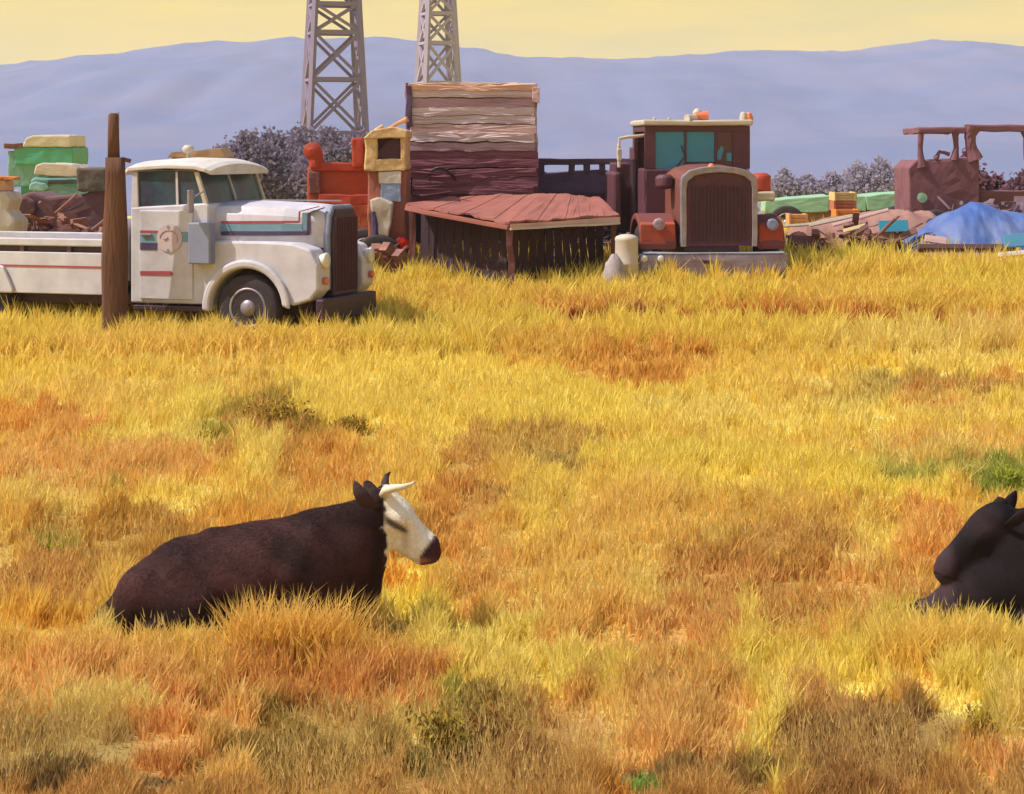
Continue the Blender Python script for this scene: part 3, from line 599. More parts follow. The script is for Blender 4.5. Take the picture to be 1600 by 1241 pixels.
# ------------------------------------------------------------------ trees
def tree(px, d, w, h, cols, label, cat='tree', name='tree', n=900, leaf=.22, seed=0, group=None, lobes=7, trunkm=None):
    r = np.random.default_rng(seed+50); p0 = place(px, d)
    E = empty(name, p0, 0, label, cat, group)
    L = []
    for i in range(lobes):
        a = r.random()*6.28; rr = r.random()**.6*.34*w; hh = h*(.32+.5*r.random()*(1-rr/w*.8))
        L.append((rr*math.cos(a), rr*math.sin(a)*.8, hh, w*(.16+.1*r.random()), h*(.12+.09*r.random())))
    L.append((0, 0, h*.84, w*.15, h*.15)); L.append((0, 0, h*.42, w*.40, h*.40))
    C = np.array(L); k = np.where(r.random(n) < .38, len(L)-1, r.integers(0, len(L), n)); u = r.normal(size=(n, 3)); u /= np.linalg.norm(u, axis=1)[:, None]
    rad = r.random((n, 1))**.33*(1+.5*(r.random((n, 1))**3))
    c = C[k, :3]+u*rad*np.stack([C[k, 3], C[k, 3], C[k, 4]], 1); c[:, 2] = np.maximum(c[:, 2], .1)
    a = r.normal(size=(n, 3)); a /= np.linalg.norm(a, axis=1)[:, None]; b = np.cross(a, r.normal(size=(n, 3))); b /= np.linalg.norm(b, axis=1)[:, None]
    s = leaf*(.5+r.random((n, 1))); V = np.stack([c-a*s, c+b*s*.7, c+a*s, c-b*s*.7], 1).reshape(-1, 3)
    cc = np.array([lin(x) for x in cols])[r.integers(0, len(cols), n)]*(.85+.3*r.random((n, 1)))
    o = raw_mesh('crown', V, np.arange(4*n).reshape(-1, 4), LEAFM, np.repeat(cc, 4, 0)); o.parent = E
    b = MB().tube([(0, 0, -.2), (.03*w, 0, h*.3), (-.02*w, 0, h*.6)], [w*.05, w*.035, w*.015], 8)
    for q in range(4):
        a = q*1.7+seed; b.tube([(.03*w, 0, h*(.25+.05*q)), (w*.2*math.cos(a), w*.2*math.sin(a), h*(.45+.07*q))], [w*.025, w*.008], 6)
    b.build('trunk', trunkm or RUSTB, E, smooth=True)
    return E
LEAFM = attr_mat('leaf_clumps', .95, .5, spec=.0)
DL = [(140,126,150), (134,120,144), (146,132,154), (130,118,140)]  # lavender haze of distance put into the leaf colours
TREES = [(385, 84, 92), (425, 78, 92), (470, 96, 100), (515, 80, 98), (560, 86, 92), (600, 50, 74), (350, 50, 62)]
adj = ['dark round tree behind the white truck cab, leftmost of the dark clump', 'dark tree just right of the white truck roof', 'dark bushy tree at the left foot of the wider lattice tower',
       'dark tree between the legs of the wider lattice tower', 'dark tree behind the red loader', 'small dark tree beside the cream cab', 'low dark bush peeping over the white truck roof']
for i, ((px, wp, hp), lab) in enumerate(zip(TREES, adj)):
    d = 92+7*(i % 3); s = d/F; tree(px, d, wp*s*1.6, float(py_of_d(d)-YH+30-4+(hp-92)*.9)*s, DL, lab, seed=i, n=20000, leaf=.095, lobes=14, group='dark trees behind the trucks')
GL = [(170,160,184), (164,154,178), (176,166,188), (160,152,174)]  # paler leaves, stronger haze put into the colour
for i, (px, wp, hp, lab) in enumerate([(1225, 50, 42, 'hazy grey tree right beside the maroon truck'), (1262, 44, 34, 'small hazy grey tree second from the maroon truck'), (1300, 46, 36, 'low hazy grey tree above the yellow crate'),
        (1340, 60, 52, 'hazy grey tree with a broad crown behind the mint trailer'), (1378, 56, 58, 'tallest hazy grey tree behind the mint trailer'), (1412, 50, 48, 'hazy grey tree left of the rusty cab frame'), (1448, 50, 50, 'hazy grey tree seen through the rusty cab frame')]):
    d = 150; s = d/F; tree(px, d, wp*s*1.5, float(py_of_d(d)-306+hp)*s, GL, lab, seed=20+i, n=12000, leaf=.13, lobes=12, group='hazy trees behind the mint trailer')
RL = [(134,94,108), (122,86,100), (146,104,114), (126,96,106)]
for i, (px, d, wp, hp, lab) in enumerate([(1512, 43, 84, 150, 'dark maroon-brown tree growing behind the rusty cab frame'), (1556, 44, 80, 108, 'dark bush right of the rusty cab frame'), (1602, 43, 90, 120, 'dark bush cut by the right edge above the blue tarp')]):
    s = d/F; tree(px, d, wp*s*1.1, hp*s, RL, lab, seed=40+i, n=8000, leaf=.05, lobes=12)
tree(815-700+30, 95, 60*.03, 60*.03, [(110,130,120), (96,100,100), (120,110,110)], 'small grey-green bush behind the teal vehicle at the left', seed=60, n=700, leaf=.14, name='bush', cat='bush')

# ------------------------------------------------------------------ red loader
def loader():
    d = 35.5; p0 = place(528, d); s = d/F; E = empty('loader', p0, 0, 'rusty red loader with two raised arms behind the white truck nose', 'loader')
    X = lambda px: (px-528)*s; Z = lambda py: CAMZ-p0.z-(py-YH)*s
    MB().box(X(478), X(585), .1, 1.4, Z(322), Z(262)).build('engine_cover', REDD, E, bevel=.04)
    MB().box(X(486), X(568), .03, .14, Z(268), Z(254)).build('crossbar', REDP, E, bevel=.02)
    MB().box(X(496), X(582), .0, .13, Z(320), Z(304)).build('crossbar', REDP, E, bevel=.02)
    MB().tube([(X(492), .1, Z(262)), (X(492), .1, Z(250)), (X(490), .1, Z(240))], [.12, .13, .15], 12).build('lift_arm', REDP, E)
    MB().lathe([(.05, -.12), (.16, -.08), (.16, .08), (.05, .12)], (X(488), .1, Z(237)), 'y', 18).build('arm_hub', REDP, E, bevel=.01)
    MB().bar((X(560), .1, Z(262)), (X(557), .1, Z(216)), .24, .2).build('lift_arm', REDP, E, bevel=.03)
    MB().box(X(567), X(590), .15, .9, Z(300), Z(222)).build('side_guard', REDD, E, bevel=.03)
    MB().box(X(535), X(588), .0, 1.2, Z(400), Z(318)).build('lower_body', mat('orange_rust', (170,84,44), .8, 0, (140,72,52), 3, .8, .3), E, bevel=.04)
    MB().box(X(478), X(540), .2, 1.2, Z(420), Z(322)).build('front_frame', RUSTB, E, bevel=.03)
    MB().box(X(482), X(500), .0, .12, Z(304), Z(268)).build('side_panel', RUSTB, E, bevel=.02)
    e = wheel(E, X(500), -.1, .42, .25, -1); e = wheel(E, X(573), -.1, .42, .25, -1)
loader()

# ------------------------------------------------------------------ cream cab
def cream_cab():
    d = 34.2; p0 = place(604, d); s = d/F; E = empty('cab_truck', p0, 0, 'narrow cream and rust cab with a dark window, squeezed beside the plank-sided box', 'truck')
    X = lambda px: (px-604)*s; Z = lambda py: CAMZ-p0.z-(py-YH)*s
    YC = mat('pale_yellow_paint', (220,190,134), .6, 0, (176,120,90), 7, .8, .3)
    MB().box(X(570), X(590), .0, 1.6, Z(266), Z(212)).build('windscreen_pillar', YC, E, bevel=.03)
    MB().box(X(626), X(634), .0, 1.6, Z(266), Z(212)).build('rear_pillar', YC, E, bevel=.02)
    MB().prism([(X(568), Z(216)), (X(582), Z(203)), (X(612), Z(199)), (X(636), Z(204)), (X(636), Z(216))], -.03, 1.7).build('cab_roof', YC, E, bevel=.02)
    MB().prism([(X(590), Z(250)), (X(627), Z(248)), (X(625), Z(216)), (X(606), Z(220)), (X(591), Z(236))], .06, .12).build('side_window', INTER, E)
    MB().box(X(580), X(632), .002, .14, Z(267), Z(249)).build('window_sill', YC, E, bevel=.01)
    MB().box(X(590), X(630), .15, 1.5, Z(266), Z(204)-.02).build('cab_interior', INTER, E)
    MB().box(X(574), X(634), .1, 1.7, Z(398), Z(267)).build('cab_body', mat('rust_pink_paint', (166,100,84), .8, 0, (120,76,70), 4, .8, .3), E, bevel=.03)
    MB().box(X(592), X(627), .02, .11, Z(287), Z(268)).build('white_panel', mat('chalk_white', (214,206,196), .7), E, bevel=.01)
    MB().box(X(595), X(626), .03, .11, Z(316), Z(287.5)).build('blue_panel', mat('pale_blue_paint', (146,166,206), .6, 0, (150,160,190), 4, .5), E, bevel=.01)
    MB().prism([(X(578), Z(312)), (X(592), Z(308)), (X(614), Z(318)), (X(612), Z(350)), (X(604), Z(385)), (X(594), Z(384)), (X(589), Z(350)), (X(582), Z(330))], -.06, .11).build('fender', CREAM, E, bevel=.03)
    MB().tube([(X(585), -.02, Z(330)), (X(586), -.02, Z(352)), (X(590), -.02, Z(378))], [.05, .06, .04], 8).build('rubber_seal', STR_N, E)
    MB().lathe([(.13, 0), (.13, -.05), (.09, -.08), (.02, -.09)], (X(627), .05, Z(382)), 'y', 18).build('tail_lamp', REDL, E, smooth=True)
    MB().tube([(X(600), .3, Z(204)), (X(618), .25, Z(194)), (X(636), .2, Z(186))], [.03, .03, .05], 8).build('roof_bracket', mat('ochre_bar', (206,150,104), .7), E)
    MB().tube([(X(584), .3, Z(204)), (X(597), .3, Z(196))], .03, 8).build('roof_bracket', YC, E)
    wheel(E, X(592), .0, .42, .2, -1)
cream_cab()

# ------------------------------------------------------------------ plank-sided box
def plank_box():
    d = 36.5; p0 = place(737, d); s = d/F; E = empty('plank_box', p0, R(2), 'tall box body of weathered horizontal boards, pale at the top and dark below', 'box body')
    X = lambda px: (px-737)*s; Z = lambda py: CAMZ-p0.z-(py-YH)*s
    MB().box(X(642), X(834), .12, 2.6, .5, Z(140)).build('inner_wall', DKWOOD, E, bevel=.01)
    py = 130; i = 0; seq = [4, 0, 2, 0, 0, 1, 0, 2, 3, 3, 3, 3, 3, 3]
    r = random.Random(3)
    while py < 318:
        h = r.uniform(11.5, 15); kx = r.uniform(-3, 3); m = PLANKS[seq[min(i, len(seq)-1)]]
        tl = r.uniform(-.7, .7)
        a0, a1 = X(638+kx + (4 if i > 8 else 0)), X(838+r.uniform(-4, 4))
        zt, zb_ = Z(py), Z(py+h-.5)
        b = MB(); n = 6; v = []; bow = r.uniform(-.02, .02)
        top = [(a0+(a1-a0)*q/n, zt+bow*math.sin(q/n*3.14)+tl*s*(q/n-.5)) for q in range(n+1)]
        bot = [(a0+(a1-a0)*q/n, zb_+bow*math.sin(q/n*3.14)+tl*s*(q/n-.5)) for q in range(n, -1, -1)]
        yo = r.uniform(-.03, .02); b.prism(top+bot, yo, yo+.07).build('plank', m, E, bevel=.006)
        # side boards too
        MB().box(X(836), X(836)+.06, .1, 2.5, zb_, zt).build('side_plank', m, E)
        MB().box(X(636)-.03, X(636)+.03, .1, 2.5, zb_, zt).build('side_plank', PLANKS[3], E)
        py += h; i += 1
    for k in range(6): MB().box(X(640), X(836), .1+k*.42, .1+k*.42+.40, Z(136), Z(130)).build('top_plank', PLANKS[r.choice([0, 1, 4])], E)
    MB().box(X(832), X(844), -.06, .1, Z(160), Z(136)).build('corner_post', PLANKS[1], E, bevel=.01)
    MB().box(X(634), X(643), -.05, .1, Z(200), Z(134)).build('corner_post', mat('dark_violet_corner', (86,70,96), .8), E, bevel=.01)
    MB().box(X(650), X(826), .2, 5, .45, .7).build('chassis', DKMET, E)
    for xx in (X(670), X(806)):
        e = wheel(E, xx, 1.4, .45, .3, -1); e.rotation_euler = (0, 0, R(90))
    # round wheel-arch mark low on the dark boards
    MB().tube([(X(690+22*math.cos(R(a))), -.035, Z(282-20*math.sin(R(a)))) for a in range(0, 181, 15)], .022, 6).build('hoop', DARKGR, E)
plank_box()

# ------------------------------------------------------------------ low shed with salmon roof
def low_shed():
    A, B, C, D = P(797, 346, 31.8), P(634, 318, 33.6), P(968, 336, 33.3), P(846, 303, 35.4)
    D2 = P(936, 308, 35.6); o0 = place(800, 33.4)
    E = empty('low_shed', o0, 0, 'low open shed with a salmon rusted sheet roof and boards darkened for the shade under it', 'shed')
    L = lambda v: Vector(v)-o0
    # roof of individual sheets from back edge to front edge
    def strip(P0, P1, Q0, Q1, n, nm):
        P0, P1, Q0, Q1 = map(L, (P0, P1, Q0, Q1))
        for i in range(n):
            a, b = i/n, (i+1)/n-.003; up = Vector((0, 0, .008*(i % 2)))
            q = [P0.lerp(P1, a), P0.lerp(P1, b), Q0.lerp(Q1, b), Q0.lerp(Q1, a)]
            q = [v+up for v in q]; qq = [v-Vector((0, 0, .035)) for v in q]
            MB().add(q+qq, [(0,1,2,3), (7,6,5,4), (0,4,5,1), (1,5,6,2), (2,6,7,3), (3,7,4,0)]).build(nm, SALMON, E)
    strip(B, A, P(700, 309, 35.2), D, 7, 'roof_sheet')
    strip(A, C, D, D2, 8, 'roof_sheet')
    # fascia along the right front edge, pale lower lip
    a, c = L(A), L(C)
    MB().add([a+Vector((0,-.03,-.04)), c+Vector((0,-.03,-.04)), c+Vector((0,-.03,-.13)), a+Vector((0,-.03,-.12)), a+Vector((0,.01,-.04)), c+Vector((0,.01,-.04)), c+Vector((0,.01,-.13)), a+Vector((0,.01,-.12))],
             [(0,1,2,3), (7,6,5,4), (0,4,5,1), (1,5,6,2), (2,6,7,3), (3,7,4,0)]).build('fascia', PLANKS[1], E)
    MB().bar(a+Vector((0, -.045, -.125)), c+Vector((0, -.045, -.135)), .03, .035).build('fascia_lip', CREAM, E)
    b_ = L(B)
    MB().bar(a+Vector((-.02, 0, -.09)), b_+Vector((0, 0, -.07)), .05, .07).build('eave_board', SALMON, E)
    # vertical wall boards recessed under both eaves, each a plank
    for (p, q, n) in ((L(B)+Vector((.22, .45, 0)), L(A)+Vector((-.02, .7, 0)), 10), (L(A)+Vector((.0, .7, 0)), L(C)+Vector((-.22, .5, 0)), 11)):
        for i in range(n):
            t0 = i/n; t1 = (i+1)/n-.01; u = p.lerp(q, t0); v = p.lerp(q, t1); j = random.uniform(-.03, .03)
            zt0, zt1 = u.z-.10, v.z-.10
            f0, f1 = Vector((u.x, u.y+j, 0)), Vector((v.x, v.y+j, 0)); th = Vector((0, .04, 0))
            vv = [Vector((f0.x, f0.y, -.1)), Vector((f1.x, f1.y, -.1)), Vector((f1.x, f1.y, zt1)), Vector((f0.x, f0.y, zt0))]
            m = [DKWOOD, mat('shade_board_maroon', (42,27,33), .95, 0, (36,24,30), 3, .7, .4), mat('shade_board_purple', (52,34,42), .95, 0, (42,28,36), 3, .7, .4)][random.randrange(3)]  # near-unlit tones, roof shade put into the board colours
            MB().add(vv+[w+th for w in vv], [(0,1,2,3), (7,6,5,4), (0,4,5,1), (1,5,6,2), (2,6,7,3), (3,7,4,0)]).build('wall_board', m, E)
    for v in (L(A)+Vector((0, .12, 0)), L(B)+Vector((.1, .1, 0)), L(C)+Vector((-.1, .1, 0))):
        MB().box(v.x-.05, v.x+.05, v.y-.05, v.y+.05, -.1, v.z-.06).build('post', RUSTB, E)
low_shed()

# ------------------------------------------------------------------ flatbed trailer with rail
def trailer():
    d = 38.5; p0 = place(920, d); s = d/F; E = empty('flatbed_trailer', p0, 0, 'long dark purple trailer with open top rail left of the maroon truck', 'trailer')
    X = lambda px: (px-920)*s; Z = lambda py: CAMZ-p0.z-(py-YH)*s
    MB().box(X(838), X(1000), -.05, .06, Z(258), Z(248)).build('top_rail', DKMET, E, bevel=.01)
    for px in (846, 893, 916, 940, 996): MB().box(X(px)-.06, X(px)+.06, -.03, .05, Z(272), Z(257)).build('rail_post', DKMET, E)
    MB().prism([(X(838), Z(310)), (X(838), Z(266)), (X(856), Z(272)), (X(900), Z(268)), (X(940), Z(266)), (X(965), Z(270)), (X(1000), Z(266)), (X(1000), Z(310))], .0, 1.2).build('load', mat('tarped_load', (112,92,116), .8, 0, (84,62,80), 2, .8, .3), E, bevel=.03)
    MB().box(X(838), X(1002), -.08, 2.2, Z(330), Z(300)).build('side_wall', mat('dark_trailer_side', (84,60,76), .8, 0, (66,46,58), 2, .7, .2), E, bevel=.02)
    MB().box(X(838), X(1002), .2, 2.0, .5, Z(330)).build('chassis', DARKGR, E)
    for px in (862, 885, 960): wheel(E, X(px), .0, .45, .25, -1)
trailer()

# ------------------------------------------------------------------ cream drum, white sack
o = empty('oil_drum', place(979, 32.4), 0, 'cream painted drum standing between the low shed and the maroon truck', 'drum'); s = 32.4/F
MB().lathe([(.17, 0), (.185, .02), (.185, .48), (.195, .5), (.185, .52), (.18, .86), (.19, .89), (.17, .93), (.10, .96), (.02, .97)], (0, 0, .0), 'z', 20).build('drum_body', CREAM, o, smooth=True)
MB().lathe([(.03, 0), (.03, .03)], (.03, 0, .965), 'z', 8).build('bung', CHROME, o)
def sack(px, d, w, h, m, label, seed):
    r = np.random.default_rng(seed); V = []; n, k = 14, 10; rings = []
    for i in range(k):
        t = i/(k-1); rr = math.sin(math.pi*min(1, .25+t*.72))**.6
        rings.append([Vector((w/2*rr*math.cos(a)*(1+.18*r.random()), w/2*rr*math.sin(a)*(1+.18*r.random()), h*t+.04*r.random())) for a in [j*2*math.pi/n for j in range(n)]])
    o = MB().ring(rings).build('sack', m, smooth=True); o.location = place(px, d); tag(o, label, 'sack'); return o
sack(960, 32.1, .34, .66, mat('dirty_white_cloth', (170,160,160), .9, 0, (140,120,124), 7, .8, .5), 'dirty white crumpled sack leaning by the cream drum', 3)

# ------------------------------------------------------------------ right yard: mint trailer, crates, scrap mound, tarp
def mint():
    d = 45; p0 = place(1320, d); s = d/F; E = empty('mint_trailer', p0, R(-4), 'long low mint green trailer behind the heap of scrap', 'trailer')
    X = lambda px: (px-1320)*s; Z = lambda py: CAMZ-p0.z-(py-YH)*s
    MB().prism([(X(1196), Z(334)), (X(1196), Z(315)), (X(1215), Z(312)), (X(1296), Z(306)), (X(1296), Z(331))], 0, 1.6).build('front_body', MINT, E, bevel=.02)
    MB().prism([(X(1300), Z(331)), (X(1300), Z(308)), (X(1354), Z(306)), (X(1354), Z(330))], .05, 1.6).build('middle_body', MINT, E, bevel=.02)
    MB().prism([(X(1356), Z(328)), (X(1352), Z(306)), (X(1372), Z(304)), (X(1420), Z(300)), (X(1445), Z(304)), (X(1445), Z(330))], .0, 1.6).build('rear_body', MINT, E, bevel=.02)
    MB().box(X(1196), X(1440), .1, 1.4, .35, Z(331)).build('chassis', SOIL, E)
    for px in (1230, 1400): wheel(E, X(px), .05, .4, .22, -1)
mint()
def crate(px, py0, py1, wp, d, m, label, dp=.5):
    s = d/F; z0 = CAMZ-(py1-YH)*s; E = empty('crate', ((px-800)*s, d, z0), R(random.uniform(-8, 8)), label, 'crate')
    w, h = wp*s, (py1-py0)*s; t = .02
    nb = 3
    for i in range(nb):
        za, zb_ = h*i/nb, h*(i+1)/nb-.012
        MB().box(-w/2, w/2, -dp/2-t, -dp/2, za, zb_).build('slat', m, E); MB().box(-w/2, w/2, dp/2, dp/2+t, za, zb_).build('slat', m, E)
    MB().box(-w/2+.002, w/2-.002, -dp/2+.001, dp/2-.001, .01, h-.02).build('contents', m, E)
    for sx in (-1, 1): MB().box(sx*w/2-.02, sx*w/2+.02, -dp/2-t-.012, dp/2+t+.012, 0, h).build('end_board', m, E)
YEL = mat('straw_yellow_paint', (206,184,124), .7, 0, (190,160,110), 4, .6)
crate(1317, 300, 313, 32, 43, YEL, 'straw yellow crate on top of the stack before the mint trailer')
crate(1317, 313, 329, 32, 43, mat('brick_red_paint', (176,100,76), .7, 0, (150,90,80), 4, .6), 'brick red crate in the middle of the stack before the mint trailer')
crate(1321, 327, 345, 34, 42, ORANGE, 'bright orange crate at the foot of the stack')
crate(1245, 334, 352, 26, 42, mat('faded_ochre', (206,150,84), .7, 0, (180,140,100), 4, .6), 'faded ochre crate near the maroon truck bumper')
def mound(name, px0, px1, d0, dep, peak, m, label, cat, seed, rough=.12, nx=70, ny=26, sil=None, stuffk=None, fold=0):
    """heap with its crest line given as (px, py) silhouette at depth d0+dep/2"""
    dm = d0+dep/2; s = dm/F; xs = np.linspace((px0-800)*s, (px1-800)*s, nx); yv = np.linspace(0, 1, ny)
    X, Yv = np.meshgrid(xs, yv); pxs = 800+X/s
    top = CAMZ-(np.interp(pxs, [a for a, _ in sil], [b for _, b in sil])-YH)*s
    g = gz(X, dm); sh = np.sin(np.pi*Yv)**.8
    Z = g-.1 + (top-g+.1)*sh + (fbm(X*3.1, Yv*6, seed)-.5)*rough*np.sin(np.pi*Yv)
    if fold: Z = Z + fold*np.abs(np.sin(X*5+Yv*3+2*fbm(X*1.5, Yv*2, seed+3)))*np.sin(np.pi*Yv)
    Y = d0+dep*Yv + (fbm(X*2, Yv*3, seed+7)-.5)*.3
    cx = xs.mean(); o0 = Vector((float(cx), dm, float(gz(cx, dm))))
    idx = np.arange(X.size).reshape(X.shape); Fc = np.stack([idx[:-1, :-1], idx[:-1, 1:], idx[1:, 1:], idx[1:, :-1]], -1).reshape(-1, 4)
    V = np.stack([X, Y, Z], -1).reshape(-1, 3)-np.array(o0)
    o = raw_mesh(name, V, Fc, m, None, True); o.location = o0
    tag(o, label, cat); return o
mound('scrap_heap', 1215, 1470, 37.5, 4.0, 0, SOIL, 'pinkish brown heap of soil and scrap left of the blue tarp', 'heap', 4, .25,
      sil=[(1215,372),(1240,356),(1290,345),(1340,336),(1385,330),(1420,327),(1450,330),(1470,345)])
TARP = mat('blue_tarpaulin', (62,90,152), .6, 0, (112,122,158), 1.3, .9, .35, 5, .4)
mound('tarpaulin', 1405, 1640, 36.2, 3.0, 0, TARP, 'blue tarpaulin draped over a peaked pile at the right edge', 'tarp', 11, .10,
      sil=[(1405,386),(1430,368),(1460,346),(1490,330),(1518,320),(1540,326),(1580,335),(1610,338),(1640,340)], fold=.07, nx=120, ny=50)
# boards, panel and bits on the heap
def loose(px, py, wp, hp, d, m, name, label, cat, tilt=0, thick=.05):
    s = d/F; o = MB().box(-wp*s/2, wp*s/2, -thick/2, thick/2, -hp*s/2, hp*s/2).build(name, m, bevel=.01)
    o.location = P(px, py, d); o.rotation_euler = (R(-25), R(-tilt), R(random.uniform(-6, 6))); tag(o, label, cat); return o
loose(1396, 354, 46, 20, 37.3, mat('turquoise_panel_paint', (44,136,164), .5, 0, (60,120,150), 3, .5), 'panel', 'turquoise panel lying on the scrap heap beside the tarp', 'panel', 2)
loose(1298, 345, 70, 6, 37.6, CREAM, 'board', 'long cream board lying on the scrap heap', 'board', 12)
loose(1250, 352, 60, 4, 37.9, CREAM, 'board', 'thin pale board at the left end of the scrap heap', 'board', 4)
loose(1335, 357, 36, 6, 37.1, mat('pale_straw_board', (226,208,160), .8), 'board', 'short straw coloured board low in the scrap heap', 'board', 14)
loose(1345, 340, 90, 5, 38.6, PLANKS[1], 'board', 'pinkish board slanting up the scrap heap', 'board', 16)
loose(1320, 372, 80, 8, 37.1, mat('brown_board', (120,86,84), .9), 'board', 'dark brown board at the foot of the scrap heap', 'board', 28)
loose(1400, 374, 70, 10, 36.9, mat('brown_board', (120,86,84), .9), 'board', 'dark board leaning under the tarp edge', 'board', 24)
loose(1256, 376, 44, 16, 36.9, RUSTB, 'metal_sheet', 'rusty brown metal sheet at the left foot of the scrap heap', 'metal sheet', -3)
loose(1462, 375, 34, 12, 35.9, PLANKS[1], 'board', 'pink board end lying against the front of the tarp', 'board', -8)
loose(1582, 397, 46, 8, 34.6, mat('chalk_white', (214,206,196), .7), 'board', 'white board lying in the grass below the tarp', 'board', 6)
loose(1588, 376, 40, 22, 35.6, mat('teal_sheet_paint', (84,140,176), .5, 0, (70,120,160), 3, .5), 'panel', 'pale teal sheet at the right foot of the tarp', 'panel', 4)
loose(1510, 388, 150, 8, 35.7, mat('shadow_timber', (84,60,66), .9), 'timber', 'long dark timber lying along the foot of the tarp', 'timber', 0, .2)  # shade along the tarp foot put into the timber's colour

# ------------------------------------------------------------------ rusty cab frame at right
def cabframe():
    d = 40; p0 = place(1500, d); s = d/F; E = empty('derelict_cab', p0, 0, 'rusty skeleton of a cab with open window arches above the blue tarp', 'derelict cab')
    X = lambda px: (px-1500)*s; Z = lambda py: CAMZ-p0.z-(py-YH)*s
    m = mat('maroon_rust', (118,76,84), .85, 0, (92,58,68), 2.2, .8, .3)
    MB().prism([(X(1422), 0), (X(1420), Z(262)), (X(1432), Z(250)), (X(1446), Z(252)), (X(1456), Z(238+14)), (X(1530), Z(246)), (X(1532), 0)], 0, 1.6).build('body_panel', m, E, bevel=.03)
    MB().box(X(1434), X(1512), -.04, .12, Z(209), Z(199)).build('roof_beam', m, E, bevel=.03)
    MB().box(X(1508), X(1690), -.03, .11, Z(206), Z(195)).build('roof_beam', m, E, bevel=.03)
    MB().box(X(1434), X(1510), 1.4, 1.55, Z(209), Z(200)).build('roof_beam', m, E, bevel=.03)
    def pillar(pts, r): MB().tube([(X(a), 0.04, Z(b)) for a, b in pts], [q*s for q in r], 10).build('pillar', m, E)
    pillar([(1440,200),(1439,214),(1438,232),(1439,246),(1441,262)], [6,4.5,4,5,9])
    pillar([(1493,204),(1493,214),(1494,232),(1492,250)], [8,5,4,7])
    pillar([(1462,250),(1468,238),(1484,242)], [5,3,3])
    pillar([(1520,200),(1516,214),(1518,232),(1524,250)], [14,9,9,13])
    pillar([(1600,198),(1604,215),(1604,250)], [7,4,4])
    MB().bar((X(1438), .05, Z(204)), (X(1438), 1.5, Z(204)), .1).build('roof_side_rail', m, E)
    MB().box(X(1532), X(1690), .1, 1.4, .3, Z(300)).build('rear_deck', RUSTB, E, bevel=.03)
    MB().lathe([(.10, 0), (.10, -.02)], (X(1441), -.005, Z(309)), 'y', 14).build('mint_disc', MINT, E)
    wheel(E, X(1460), -.1, .45, .25, -1)
cabframe()

